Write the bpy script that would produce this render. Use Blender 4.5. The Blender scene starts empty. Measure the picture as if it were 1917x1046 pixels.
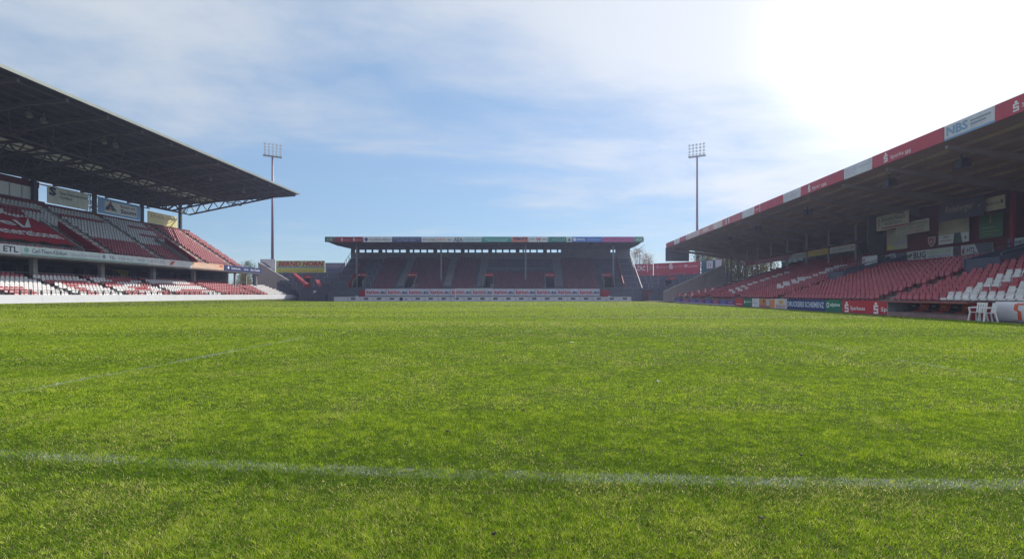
import bpy, bmesh, math, random
import numpy as np
from mathutils import Matrix, Vector
random.seed(7)
RNG = np.random.default_rng(11)
R = math.radians

# ---------------------------------------------------------------- camera, sky, sun, exposure
sc = bpy.context.scene
C = sc.collection
CAM_H = 1.25
F_PX = 960.0            # focal length in pixels of the 1917 px wide photograph
VX, VY = 998.0, 551.0   # where the view axis meets the picture
cam = bpy.data.cameras.new('camera')
cam.sensor_width = 36.0
cam.lens = 36.0 * F_PX / 1917.0
cam.shift_x = (958.5 - VX) / 1917.0
cam.shift_y = (VY - 523.0) / 1917.0
cam.clip_start = 0.05
cam.clip_end = 6000.0
cam_o = bpy.data.objects.new('camera', cam)
C.objects.link(cam_o)
cam_o.location = (0, 0, CAM_H)
cam_o.rotation_euler = (R(90), 0, 0)
sc.camera = cam_o

SUN_AZ, SUN_EL = 26.0, 39.0       # degrees to the right of the view axis, above the horizon
sun = bpy.data.lights.new('sun', 'SUN')
sun.energy = 4.7
sun.angle = R(0.6)
sun.color = (1.0, 0.95, 0.86)
sun_o = bpy.data.objects.new('sun', sun)
C.objects.link(sun_o)
sun_dir = Vector((math.sin(R(SUN_AZ)) * math.cos(R(SUN_EL)), math.cos(R(SUN_AZ)) * math.cos(R(SUN_EL)), math.sin(R(SUN_EL))))
sun_o.rotation_euler = sun_dir.to_track_quat('Z', 'Y').to_euler()
sun_o.location = sun_dir * 300

sc.view_settings.view_transform = 'Standard'
sc.view_settings.look = 'None'
sc.view_settings.exposure = 0.35
sc.view_settings.gamma = 1.0
sc.view_settings.use_curve_mapping = False
sc.cycles.max_bounces = 8
sc.cycles.diffuse_bounces = 4
sc.cycles.transparent_max_bounces = 16
sc.cycles.use_denoising = True


def N(nt, typ, **kw):
    n = nt.nodes.new(typ)
    for k, v in kw.items():
        setattr(n, k, v)
    return n


def M(nt, op, a, b=None, c=None, clamp=False):
    n = N(nt, 'ShaderNodeMath', operation=op, use_clamp=clamp)
    for i, x in enumerate((a, b, c)):
        if x is None:
            continue
        if isinstance(x, (int, float)):
            n.inputs[i].default_value = x
        else:
            nt.links.new(x, n.inputs[i])
    return n.outputs[0]


def MIX(nt, f, a, b, blend='MIX'):
    n = N(nt, 'ShaderNodeMix', data_type='RGBA', blend_type=blend)
    for s, x in ((n.inputs[0], f), (n.inputs[6], a), (n.inputs[7], b)):
        if isinstance(x, (int, float)):
            s.default_value = x
        elif isinstance(x, (tuple, list)):
            s.default_value = (*x[:3], 1)
        else:
            nt.links.new(x, s)
    return n.outputs[2]


def NOISE(nt, vec, scale, detail=4, rough=0.55, dist=0.0):
    n = N(nt, 'ShaderNodeTexNoise')
    n.inputs['Scale'].default_value = scale
    n.inputs['Detail'].default_value = detail
    n.inputs['Roughness'].default_value = rough
    n.inputs['Distortion'].default_value = dist
    if vec is not None:
        nt.links.new(vec, n.inputs['Vector'])
    return n.outputs[0]


def RANGE(nt, v, a, b, c=0.0, d=1.0, smooth=True):
    n = N(nt, 'ShaderNodeMapRange', interpolation_type='SMOOTHSTEP' if smooth else 'LINEAR')
    nt.links.new(v, n.inputs[0])
    for i, x in enumerate((a, b, c, d)):
        n.inputs[1 + i].default_value = x
    return n.outputs[0]


world = bpy.data.worlds.new('World')
sc.world = world
world.use_nodes = True
nt = world.node_tree
nt.nodes.clear()
w_out = N(nt, 'ShaderNodeOutputWorld')
w_bg = N(nt, 'ShaderNodeBackground')
w_bg.inputs[1].default_value = 0.10
sky = N(nt, 'ShaderNodeTexSky', sky_type='NISHITA', sun_disc=False)
sky.sun_elevation = R(SUN_EL)
sky.sun_rotation = R(SUN_AZ)
sky.altitude = 70
sky.air_density = 1.0
sky.dust_density = 0.1
sky.ozone_density = 2.0
tc = N(nt, 'ShaderNodeTexCoord')
sep = N(nt, 'ShaderNodeSeparateXYZ')
nt.links.new(tc.outputs['Generated'], sep.inputs[0])
zz = M(nt, 'MAXIMUM', M(nt, 'ADD', sep.outputs[2], 0.10), 0.02)
comb = N(nt, 'ShaderNodeCombineXYZ')
nt.links.new(M(nt, 'DIVIDE', sep.outputs[0], zz), comb.inputs[0])
nt.links.new(M(nt, 'DIVIDE', sep.outputs[1], zz), comb.inputs[1])
mp = N(nt, 'ShaderNodeMapping')
mp.inputs['Scale'].default_value = (0.55, 1.0, 1.0)
mp.inputs['Rotation'].default_value = (0, 0, R(-14))
mp.inputs['Location'].default_value = (3.1, 1.7, 0.4)
nt.links.new(comb.outputs[0], mp.inputs[0])
n1 = NOISE(nt, mp.outputs[0], 0.75, 7, 0.58, 0.5)
n2 = NOISE(nt, mp.outputs[0], 2.6, 6, 0.6, 0.3)
cl = M(nt, 'ADD', M(nt, 'MULTIPLY', n1, 0.75), M(nt, 'MULTIPLY', n2, 0.25))
# thin cloud veil thickening upwards, plus sun glare painted into the sky ahead right
gd = Vector((702, 960, 500)).normalized()
dot = N(nt, 'ShaderNodeVectorMath', operation='DOT_PRODUCT')
nt.links.new(tc.outputs['Generated'], dot.inputs[0])
dot.inputs[1].default_value = gd
ang = M(nt, 'ARCCOSINE', M(nt, 'MINIMUM', dot.outputs['Value'], 0.99999))
glow = RANGE(nt, ang, R(46), R(4))
core = RANGE(nt, ang, R(17), R(2))
veil = RANGE(nt, sep.outputs[2], 0.20, 0.52)
cov = M(nt, 'ADD', M(nt, 'MULTIPLY', veil, 0.22), M(nt, 'MULTIPLY', glow, 0.17))
cloud = RANGE(nt, M(nt, 'ADD', cl, cov), 0.47, 0.76)
cloud = M(nt, 'MULTIPLY', cloud, RANGE(nt, sep.outputs[2], 0.0, 0.16, 0.25, 1.0))
cl_col = MIX(nt, glow, (5.4, 5.8, 6.2), (6.9, 7.15, 7.4))
SKY_TINT = MIX(nt, 1.0, sky.outputs[0], (0.86, 0.98, 1.04), 'MULTIPLY')
skc = MIX(nt, 0.62, SKY_TINT, (2.2, 3.45, 5.0))
skc = MIX(nt, M(nt, 'MULTIPLY', cloud, 0.90), skc, cl_col)
halo = M(nt, 'POWER', core, 1.5)
skc = MIX(nt, M(nt, 'MULTIPLY', halo, 0.9), skc, (12.5, 12.3, 12.0))
nt.links.new(skc, w_bg.inputs[0])
nt.links.new(w_bg.outputs[0], w_out.inputs[0])


# ---------------------------------------------------------------- materials
def S(r, g, b):
    f = lambda c: (c / 12.92 if c <= 0.04045 else ((c + 0.055) / 1.055) ** 2.4)
    return tuple(f(c / 255.0) for c in (r, g, b))


_mats = {}


def mat(col, rough=0.6, var=0.12, scale=1.5, metal=0.0, bump=0.0, name=None, dirt=0.0):
    key = (tuple(round(c, 4) for c in col), rough, var, scale, metal, bump, dirt)
    if key in _mats:
        return _mats[key]
    m = bpy.data.materials.new(name or 'surface')
    m.use_nodes = True
    t = m.node_tree
    b = t.nodes['Principled BSDF']
    b.inputs['Roughness'].default_value = rough
    b.inputs['Metallic'].default_value = metal
    g = N(t, 'ShaderNodeNewGeometry')
    n = NOISE(t, g.outputs['Position'], scale, 5, 0.6)
    f = RANGE(t, n, 0.3, 0.7, 1.0 - var, 1.0 + var, False)
    comb = N(t, 'ShaderNodeCombineXYZ')
    for i in range(3):
        t.links.new(f, comb.inputs[i])
    c = MIX(t, 1.0, col, comb.outputs[0], 'MULTIPLY')
    if dirt:
        mpn = N(t, 'ShaderNodeMapping')
        mpn.inputs['Scale'].default_value = (1, 1, 0.25)
        t.links.new(g.outputs['Position'], mpn.inputs[0])
        d = RANGE(t, NOISE(t, mpn.outputs[0], scale * 2.3, 6, 0.65), 0.52, 0.75, 0.0, dirt)
        c = MIX(t, d, c, S(70, 66, 60))
    t.links.new(c, b.inputs['Base Color'])
    if bump:
        bp = N(t, 'ShaderNodeBump')
        bp.inputs['Strength'].default_value = bump
        bp.inputs['Distance'].default_value = 0.02
        t.links.new(NOISE(t, g.outputs['Position'], scale * 12, 4), bp.inputs['Height'])
        t.links.new(bp.outputs[0], b.inputs['Normal'])
    _mats[key] = m
    return m


def translucent_mat(col, name, mixf=0.5):
    m = bpy.data.materials.new(name)
    m.use_nodes = True
    t = m.node_tree
    t.nodes.clear()
    o = N(t, 'ShaderNodeOutputMaterial')
    d = N(t, 'ShaderNodeBsdfDiffuse')
    tr = N(t, 'ShaderNodeBsdfTranslucent')
    mx = N(t, 'ShaderNodeMixShader')
    d.inputs[0].default_value = (*col, 1)
    tr.inputs[0].default_value = (*col, 1)
    mx.inputs[0].default_value = mixf
    t.links.new(d.outputs[0], mx.inputs[1])
    t.links.new(tr.outputs[0], mx.inputs[2])
    t.links.new(mx.outputs[0], o.inputs[0])
    return m


CONC = mat(S(150, 148, 146), 0.85, 0.18, 0.9, dirt=0.35, bump=0.3, name='concrete')
CONC_D = mat(S(90, 95, 112), 0.85, 0.2, 0.7, dirt=0.4, name='hazed weathered concrete')  # bluish haze over the far stand is mixed into this grey
STEP_L = mat(S(196, 190, 180), 0.8, 0.12, 1.2, dirt=0.25, name='pale step concrete')
STEP_F = mat(S(138, 136, 142), 0.8, 0.12, 1.2, dirt=0.25, name='far step concrete')
STEEL_D = mat(S(66, 68, 70), 0.55, 0.1, 1.0, name='dark painted steel')
TRUSS = mat(S(84, 80, 76), 0.6, 0.1, 1.0, name='roof steel')
STEEL_G = mat(S(140, 142, 146), 0.4, 0.1, 1.0, metal=0.4, name='galvanised steel')
DECK_D = mat(S(34, 38, 39), 0.7, 0.15, 0.4, name='roof deck')
WHITE = mat(S(228, 228, 230), 0.55, 0.05, 0.8, dirt=0.12, name='white paint')
RED_P = mat(S(150, 30, 42), 0.55, 0.1, 0.8, name='red paint')
RED_D = mat(S(104, 34, 38), 0.65, 0.15, 0.8, dirt=0.2, name='dark red cladding')
SEAT_R = mat(S(160, 64, 72), 0.42, 0.30, 2.3, name='red seat plastic')
SEAT_W = mat(S(206, 203, 203), 0.4, 0.14, 2.3, name='white seat plastic')
BLACK = mat(S(24, 25, 28), 0.5, 0.1, 1.0, name='black')
DARKGLASS = mat(S(40, 48, 52), 0.12, 0.1, 1.0, name='dark window glass')


# ---------------------------------------------------------------- frames and mesh builder
def FL(u, v, z):
    return (-v, u, z)


def FF(u, v, z):
    return (u, v, z)


SH = 0.0227


def FR(u, v, z):
    return (v + SH * (u - 23.0), u, z)


def FW(x, y, z):
    return (x, y, z)


FLIP = {FR}


def uL(px, v):
    return F_PX * v / (VX - px)


def uR(px, v):
    return (v - 23 * SH) / ((px - VX) / F_PX - SH)


def xF(px, Y):
    return (px - VX) / F_PX * Y


def zAt(py, Y):
    return CAM_H + (VY - py) / F_PX * Y


def wloc(o):
    p = Vector((0, 0, 0))
    while o is not None:
        p += o.location
        o = o.parent
    return p


class MB:
    def __init__(s, frame=FW):
        s.v, s.f, s.fr = [], [], frame

    def pt(s, p):
        s.v.append(s.fr(*p))
        return len(s.v) - 1

    def face(s, *pts):
        s.f.append([s.pt(p) for p in pts])
        return s

    def box(s, a, b):
        (x0, y0, z0), (x1, y1, z1) = [min(i, j) for i, j in zip(a, b)], [max(i, j) for i, j in zip(a, b)]
        i = [s.pt(p) for p in ((x0, y0, z0), (x1, y0, z0), (x1, y1, z0), (x0, y1, z0), (x0, y0, z1), (x1, y0, z1), (x1, y1, z1), (x0, y1, z1))]
        for q in ((0, 3, 2, 1), (4, 5, 6, 7), (0, 1, 5, 4), (1, 2, 6, 5), (2, 3, 7, 6), (3, 0, 4, 7)):
            s.f.append([i[k] for k in q])
        return s

    def extr_u(s, prof, u0, u1):
        """profile [(v,z)...] extruded along u"""
        n = len(prof)
        a = [s.pt((u0, v, z)) for v, z in prof]
        b = [s.pt((u1, v, z)) for v, z in prof]
        for i in range(n):
            j = (i + 1) % n
            s.f.append([a[i], b[i], b[j], a[j]])
        s.f.append(a[::1])
        s.f.append(b[::-1])
        return s

    def extr_v(s, prof, v0, v1):
        """profile [(u,z)...] extruded along v"""
        n = len(prof)
        a = [s.pt((u, v0, z)) for u, z in prof]
        b = [s.pt((u, v1, z)) for u, z in prof]
        for i in range(n):
            j = (i + 1) % n
            s.f.append([a[i], a[j], b[j], b[i]])
        s.f.append(a[::-1])
        s.f.append(b)
        return s

    def bar(s, p, q, w, h=None, n=4, w1=None):
        """beam or tube from p to q"""
        h = h or w
        P, Q = Vector(p), Vector(q)
        d = (Q - P).normalized()
        up = Vector((0, 0, 1)) if abs(d.z) < 0.95 else Vector((0, 1, 0))
        sd = d.cross(up).normalized()
        up = sd.cross(d)
        ring = []
        for c, k in ((P, 1.0), (Q, (w1 / w) if w1 else 1.0)):
            r = []
            for i in range(n):
                a = 2 * math.pi * (i + 0.5) / n
                g = 1.0 / math.cos(math.pi / n)
                r.append(s.pt(c + (sd * math.cos(a) * w * 0.5 + up * math.sin(a) * h * 0.5) * g * k))
            ring.append(r)
        for i in range(n):
            j = (i + 1) % n
            s.f.append([ring[0][i], ring[0][j], ring[1][j], ring[1][i]])
        s.f.append(ring[0][::-1])
        s.f.append(ring[1])
        return s

    def mesh(s, name, m, off=(0, 0, 0), smooth=False):
        me = bpy.data.meshes.new(name)
        o = Vector(off)
        me.from_pydata([tuple(Vector(p) - o) for p in s.v], [], [f[::-1] for f in s.f] if s.fr in FLIP else s.f)
        me.materials.append(m)
        if smooth:
            me.polygons.foreach_set('use_smooth', [True] * len(me.polygons))
        me.update()
        return me

    def build(s, name, m, parent=None, smooth=False, at=None):
        off = wloc(parent) if parent else Vector(at or (0, 0, 0))
        ob = bpy.data.objects.new(name, s.mesh(name, m, off, smooth))
        C.objects.link(ob)
        if parent:
            ob.parent = parent
        elif at:
            ob.location = at
        return ob


def tag(o, label, cat=None, group=None, kind=None):
    if label:
        o['label'] = label
    if cat:
        o['category'] = cat
    if group:
        o['group'] = group
    if kind:
        o['kind'] = kind
    return o


def thing(name, label, cat, loc, group=None):
    o = bpy.data.objects.new(name, None)
    C.objects.link(o)
    o.location = loc
    o.empty_display_size = 0.5
    return tag(o, label, cat, group)


# ---------------------------------------------------------------- flat print: lettering and shapes on signs
_txt = {}


def text_mesh(body, bold=0.0, shear=0.0):
    k = (body, bold, shear)
    if k in _txt:
        return _txt[k]
    cu = bpy.data.curves.new('t', 'FONT')
    cu.body = body
    cu.size = 1.0
    cu.offset = bold
    cu.shear = shear
    cu.resolution_u = 2
    ob = bpy.data.objects.new('t', cu)
    C.objects.link(ob)
    bpy.context.view_layer.update()
    dg = bpy.context.evaluated_depsgraph_get()
    ev = ob.evaluated_get(dg)
    me = ev.to_mesh()
    vs = [(v.co.x, v.co.y) for v in me.vertices]
    fs = [tuple(p.vertices) for p in me.polygons]
    ev.to_mesh_clear()
    bpy.data.objects.remove(ob)
    bpy.data.curves.remove(cu)
    xs = [p[0] for p in vs]
    ys = [p[1] for p in vs]
    x0, x1, y0, y1 = min(xs), max(xs), min(ys), max(ys)
    vs = [((x - x0) / (x1 - x0), (y - y0) / (y1 - y0)) for x, y in vs]
    _txt[k] = (vs, fs)
    return _txt[k]


def sign(name, label, cat, frame, u0, u1, z0, z1, v, base, items=(), t=0.06, group=None, parent=None, dz=0.0, dv=0.0):
    """flat panel facing the pitch (towards -v). a runs left to right as one reads it, b bottom to top (both 0..1).
    dz: rise of the right end, dv: how far the right end lies behind the left one, tilt none"""
    if frame is FR:
        ul, ur = max(u0, u1), min(u0, u1)
    else:
        ul, ur = min(u0, u1), max(u0, u1)

    def P(a, b, off):
        return (ul + (ur - ul) * a, v + dv * a - off, z0 + (z1 - z0) * b + dz * a)
    mb = MB(frame)
    i = [mb.pt(P(a, b, o)) for o in (0, -t) for a, b in ((0, 0), (1, 0), (1, 1), (0, 1))]
    qs = ((0, 1, 2, 3), (5, 4, 7, 6), (4, 5, 1, 0), (1, 5, 6, 2), (2, 6, 7, 3), (3, 7, 4, 0))
    mb.f += [list(q) if frame is not FR else list(q)[::-1] for q in qs]
    at = frame(*P(0.5, 0, 0))
    m = base if not isinstance(base, tuple) else mat(base, 0.5, 0.12, 0.7, dirt=0.22)
    if parent:
        o = mb.build(name, m, parent)
    else:
        o = tag(mb.build(name, m, at=at), label, cat, group)
    for k, it in enumerate(items):
        mb = MB(frame)
        off = 0.010 + 0.004 * k
        kind, col = it[0], it[-1]
        if kind == 't':          # text, a0, b0, a1, b1, colour  (box the text is fitted into)
            _, body, a0, b0, a1, b1 = it[:6]
            opt = it[6] if len(it) > 7 else {}
            vs, fs = text_mesh(body, opt.get('bold', 0.012), opt.get('shear', 0.0))
            for x, y in vs:
                mb.pt(P(a0 + (a1 - a0) * x, b0 + (b1 - b0) * y, off))
            mb.f = [list(f) if frame is not FR else list(f)[::-1] for f in fs]
            nm = 'lettering'
        elif kind == 'r':
            _, a0, b0, a1, b1 = it[:5]
            mb.face(P(a0, b0, off), P(a1, b0, off), P(a1, b1, off), P(a0, b1, off))
            nm = 'printed_field'
        elif kind == 'p':
            mb.face(*[P(a, b, off) for a, b in it[1]])
            nm = 'emblem'
        elif kind == 'c':        # disc in real proportion, radius as share of the height
            _, a, b, r = it[:4]
            asp = abs(z1 - z0) / abs(ur - ul)
            mb.face(*[P(a + r * asp * math.cos(q * math.pi / 8), b + r * math.sin(q * math.pi / 8), off) for q in range(16)])
            nm = 'emblem'
        elif kind == 's':        # savings bank style S with a dot: a, b, height share
            _, a, b, h = it[:4]
            asp = abs(z1 - z0) / abs(ur - ul)
            w = h * asp * 0.62
            def rr(x0, y0, x1, y1):
                mb.face(*[P(a + (x - .5) * w, b + (y - .5) * h, off) for x, y in ((x0, y0), (x1, y0), (x1, y1), (x0, y1))])
            rr(0, 0, 1, .16); rr(0.72, .16, 1, .30); rr(0, .30, 1, .46); rr(0, .46, .28, .58); rr(0, .58, 1, .74)
            mb.face(*[P(a + 0.17 * h * asp * math.cos(q * math.pi / 4), b + (0.37 + .13 * math.sin(q * math.pi / 4)) * h, off) for q in range(8)])
            nm = 'emblem'
        mb.build(nm, mat(col, 0.5, 0.05, 0.6), o)
    return o


def leaf_material(name, c0, c1):
    m = bpy.data.materials.new(name)
    m.use_nodes = True
    t = m.node_tree
    t.nodes.clear()
    o = N(t, 'ShaderNodeOutputMaterial')
    g = N(t, 'ShaderNodeNewGeometry')
    c = MIX(t, RANGE(t, NOISE(t, g.outputs['Position'], 1.1, 4, 0.7), 0.35, 0.65), c0, c1)
    d = N(t, 'ShaderNodeBsdfDiffuse')
    tr = N(t, 'ShaderNodeBsdfTranslucent')
    mx = N(t, 'ShaderNodeMixShader')
    mx.inputs[0].default_value = 0.35
    t.links.new(c, d.inputs[0])
    t.links.new(c, tr.inputs[0])
    t.links.new(d.outputs[0], mx.inputs[1])
    t.links.new(tr.outputs[0], mx.inputs[2])
    t.links.new(mx.outputs[0], o.inputs[0])
    return m


def col_mesh(name, V, F4, m, parent=None, at=None):
    """fast mesh from numpy arrays: V (n,3), F4 (m,3 or 4)"""
    me = bpy.data.meshes.new(name)
    off = np.array(wloc(parent) if parent else (at or (0, 0, 0)))
    V = V - off
    k = F4.shape[1]
    me.vertices.add(len(V))
    me.vertices.foreach_set('co', V.astype(np.float32).ravel())
    me.loops.add(F4.size)
    me.loops.foreach_set('vertex_index', F4.astype(np.int32).ravel())
    me.polygons.add(len(F4))
    me.polygons.foreach_set('loop_start', np.arange(0, F4.size, k, dtype=np.int32))
    me.polygons.foreach_set('loop_total', np.full(len(F4), k, dtype=np.int32))
    me.materials.append(m)
    me.update(calc_edges=True)
    ob = bpy.data.objects.new(name, me)
    C.objects.link(ob)
    if parent:
        ob.parent = parent
    elif at:
        ob.location = at
    return ob


# ---------------------------------------------------------------- ground and pitch
def sstep(a, b, x):
    t = np.clip((np.asarray(x, float) - a) / (b - a), 0, 1)
    return t * t * (3 - 2 * t)


def gz(X, Y):
    return 0.30 * sstep(-42, -53, X) - 0.15 * sstep(86, 104, Y)


def vnoise(x, y, s, seed):
    g = np.random.default_rng(seed).random((256, 256))
    x = np.asarray(x) / s + 1000.37
    y = np.asarray(y) / s + 1000.71
    xi, yi = np.floor(x).astype(int), np.floor(y).astype(int)
    fx, fy = x - xi, y - yi
    fx, fy = fx * fx * (3 - 2 * fx), fy * fy * (3 - 2 * fy)
    G = lambda i, j: g[i % 256, j % 256]
    return (G(xi, yi) * (1 - fx) + G(xi + 1, yi) * fx) * (1 - fy) + (G(xi, yi + 1) * (1 - fx) + G(xi + 1, yi + 1) * fx) * fy


def line_centre(X):
    return 3.53 - 0.078 * X + 0.010 * X * X


g_m = mat(S(96, 98, 92), 0.9, 0.25, 0.3, name='gravelly ground')
mb = MB()
mb.box((-2500, -2500, -1.2), (2500, 2500, -0.55))
tag(mb.build('ground', g_m), None, kind='structure')

# pitch: gently shaped turf
pm = bpy.data.materials.new('turf')
pm.use_nodes = True
t = pm.node_tree
b = t.nodes['Principled BSDF']
b.inputs['Roughness'].default_value = 0.9
b.inputs['Specular IOR Level'].default_value = 0.1
geo = N(t, 'ShaderNodeNewGeometry')
sp = N(t, 'ShaderNodeSeparateXYZ')
t.links.new(geo.outputs['Position'], sp.inputs[0])
mpn = N(t, 'ShaderNodeMapping')
mpn.inputs['Scale'].default_value = (0.35, 1.0, 1.0)
t.links.new(geo.outputs['Position'], mpn.inputs[0])
big = NOISE(t, mpn.outputs[0], 0.16, 4, 0.6)
mid = NOISE(t, geo.outputs['Position'], 1.6, 5, 0.65)
fin = NOISE(t, geo.outputs['Position'], 26.0, 3, 0.7)
col = MIX(t, RANGE(t, big, 0.34, 0.66), (0.040, 0.070, 0.006), (0.062, 0.085, 0.010))
col = MIX(t, RANGE(t, mid, 0.36, 0.70, 0.0, 0.55), col, (0.030, 0.052, 0.006))
col = MIX(t, RANGE(t, fin, 0.40, 0.75, 0.0, 0.45), col, (0.10, 0.09, 0.035))
col = MIX(t, RANGE(t, fin, 0.48, 0.25, 0.0, 0.6), col, (0.030, 0.040, 0.008))
# mown bands running across the field
band = M(t, 'SINE', M(t, 'ADD', M(t, 'MULTIPLY', sp.outputs[1], 0.57), M(t, 'MULTIPLY', big, 2.0)))
col = MIX(t, RANGE(t, band, -0.5, 0.5, 0.0, 0.22), col, (0.075, 0.09, 0.015))
# worn white lines
ce = M(t, 'ADD', M(t, 'MULTIPLY_ADD', sp.outputs[0], -0.078, 3.53), M(t, 'MULTIPLY', M(t, 'MULTIPLY', sp.outputs[0], sp.outputs[0]), 0.010))
d1 = M(t, 'ABSOLUTE', M(t, 'SUBTRACT', sp.outputs[1], ce))
d2 = M(t, 'ABSOLUTE', M(t, 'ADD', sp.outputs[0], 6.6))
d3 = M(t, 'ABSOLUTE', M(t, 'SUBTRACT', sp.outputs[0], 7.0))
ln = M(t, 'MAXIMUM', RANGE(t, d1, 0.13, 0.06), M(t, 'MAXIMUM', RANGE(t, d2, 0.09, 0.04), RANGE(t, d3, 0.09, 0.04)))
ln = M(t, 'MULTIPLY', ln, M(t, 'MULTIPLY', RANGE(t, sp.outputs[1], 18.0, 9.0), RANGE(t, mid, 0.3, 0.55, 0.02, 0.12)))
col = MIX(t, ln, col, (0.62, 0.66, 0.62))
t.links.new(col, b.inputs['Base Color'])
bp = N(t, 'ShaderNodeBump')
bp.inputs['Strength'].default_value = 0.7
bp.inputs['Distance'].default_value = 0.05
t.links.new(NOISE(t, geo.outputs['Position'], 14.0, 5, 0.75), bp.inputs['Height'])
t.links.new(bp.outputs[0], b.inputs['Normal'])
xs = np.concatenate([np.arange(-56, -40, 1.0), np.arange(-40, 21.0, 3.0), [20.95]])
ys = np.concatenate([np.arange(-25, 84, 5.0), np.arange(84, 108, 1.0)])
gx, gy = np.meshgrid(xs, ys, indexing='ij')
V = np.stack([gx.ravel(), gy.ravel(), gz(gx.ravel(), gy.ravel())], 1)
ny = len(ys)
ii, jj = np.meshgrid(np.arange(len(xs) - 1), np.arange(ny - 1), indexing='ij')
q = (ii * ny + jj).ravel()
pitch = col_mesh('pitch', V, np.stack([q, q + ny, q + ny + 1, q + 1], 1), pm)
pitch.data.polygons.foreach_set('use_smooth', [True] * len(pitch.data.polygons))
tag(pitch, None, kind='structure')
mb = MB(FR)
mb.box((-5, 20.55, -0.4), (110, 62, -0.006))
tag(mb.build('paving', mat(S(84, 82, 80), 0.9, 0.2, 1.0, name='asphalt'), None), None, kind='structure')
mb = MB()
mb.box((-110, 106.9, -0.5), (21, 160, -0.16))
tag(mb.build('paving', mat(S(84, 82, 80), 0.9, 0.2, 1.0), None), None, kind='structure')
mb = MB()
mb.box((-110, -10, -0.5), (-54.6, 106.8, 0.25))
tag(mb.build('paving', mat(S(84, 82, 80), 0.9, 0.2, 1.0), None), None, kind='structure')

# grass blades: one mass, thinning with distance
gm = bpy.data.materials.new('grass blades')
gm.use_nodes = True
t = gm.node_tree
t.nodes.clear()
o = N(t, 'ShaderNodeOutputMaterial')
at_ = N(t, 'ShaderNodeAttribute', attribute_name='blade_colour')
d = N(t, 'ShaderNodeBsdfDiffuse')
tr = N(t, 'ShaderNodeBsdfTranslucent')
gl = N(t, 'ShaderNodeBsdfGlossy')
gl.inputs['Roughness'].default_value = 0.45
gl.inputs[0].default_value = (0.9, 0.95, 0.8, 1)
mx = N(t, 'ShaderNodeMixShader')
mx.inputs[0].default_value = 0.45
mx2 = N(t, 'ShaderNodeMixShader')
mx2.inputs[0].default_value = 0.01
t.links.new(at_.outputs[0], d.inputs[0])
t.links.new(at_.outputs[0], tr.inputs[0])
t.links.new(d.outputs[0], mx.inputs[1])
t.links.new(tr.outputs[0], mx.inputs[2])
t.links.new(mx.outputs[0], mx2.inputs[1])
t.links.new(gl.outputs[0], mx2.inputs[2])
t.links.new(mx2.outputs[0], o.inputs[0])
PX, PY, WW, HH = [], [], [], []
for y0, y1, dens, w, h in ((1.4, 3.2, 19000, 0.0036, 0.021), (3.2, 5.5, 11000, 0.0047, 0.022), (5.5, 9, 5000, 0.0070, 0.023), (9, 15, 1800, 0.012, 0.026), (15, 27, 560, 0.021, 0.030), (27, 50, 130, 0.042, 0.034), (50, 104.2, 24, 0.095, 0.040)):
    area = (y1 * y1 - y0 * y0) * 1.13 + 3.0 * (y1 - y0)
    n = int(area * dens)
    yy = np.sqrt(RNG.random(n) * (y1 * y1 - y0 * y0) + y0 * y0)
    xx = (RNG.random(n) * 2.26 - 1.17) * yy + (RNG.random(n) * 3 - 1.5)
    k = (xx < 20.7) & (xx > -53.8) & (vnoise(xx, yy, 0.030, 31) > .10 + .16 * RNG.random(n))
    PX.append(xx[k]); PY.append(yy[k]); WW.append(np.full(k.sum(), w)); HH.append(np.full(k.sum(), h))
PX, PY, WW, HH = map(np.concatenate, (PX, PY, WW, HH))
n = len(PX)
clump = vnoise(PX, PY, 0.045, 3) * .6 + vnoise(PX, PY, 0.11, 23) * .4
patch = vnoise(PX, PY, 0.55, 4) * 0.6 + vnoise(PX, PY, 0.23, 5) * 0.4
broad = vnoise(PX * 0.4, PY, 2.8, 6)
h = HH * (0.45 + 0.5 * RNG.random(n) + 0.45 * clump) * (0.75 + 0.5 * patch)
az = RNG.random(n) * 2 * np.pi
lean = 0.3 + 1.3 * RNG.random(n)
tx, ty = PX + np.cos(az) * h * lean, PY + np.sin(az) * h * lean
side = az + np.pi / 2 + (RNG.random(n) - 0.5) * 1.6
wx, wy = np.cos(side) * WW * (0.6 + 0.7 * RNG.random(n)) / 2, np.sin(side) * WW / 2
z0 = gz(PX, PY)
V = np.empty((n, 3, 3))
V[:, 0] = np.stack([PX - wx, PY - wy, z0 - 0.003], 1)
V[:, 1] = np.stack([PX + wx, PY + wy, z0 - 0.003], 1)
V[:, 2] = np.stack([tx, ty, z0 + h], 1)
dark, mid_, lite, straw = np.array([0.085, 0.175, 0.006]), np.array([0.250, 0.385, 0.016]), np.array([0.460, 0.555, 0.040]), np.array([0.66, 0.62, 0.22])
ldn = PY - line_centre(PX)
lush = np.exp(-((ldn + .22) / .16) ** 2) * .38 + np.exp(-((ldn - .25) / .18) ** 2) * .22
r = np.clip(RNG.random(n) * 0.70 + (patch - 0.5) * 0.22 + (clump - .5) * 1.0 + (broad - 0.5) * 0.30 + 0.10 - lush + .22 * sstep(7, 45, PY) + .09 * np.sin(PY * .62 + 2 * broad) * sstep(8, 20, PY), 0, 1)[:, None]
col = np.where(r < 0.5, dark + (mid_ - dark) * r * 2, mid_ + (lite - mid_) * (r - 0.5) * 2)
st = (RNG.random(n) < 0.035 + 0.15 * sstep(0.5, 0.85, vnoise(PX, PY, 0.6, 8)) + 0.10 * (PY < 3.4) + .30 * sstep(.62, .85, vnoise(PX * .25, PY, 3.0, 28)) * sstep(14, 30, PY) + .35 * sstep(8, 18, PX) * sstep(50, 80, PY))[:, None]
col = np.where(st, straw * (0.6 + 0.6 * RNG.random((n, 1))), col)
ld = np.abs(PY - line_centre(PX) + 0.05 * (vnoise(PX, PY, 0.35, 9) - 0.5))
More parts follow.
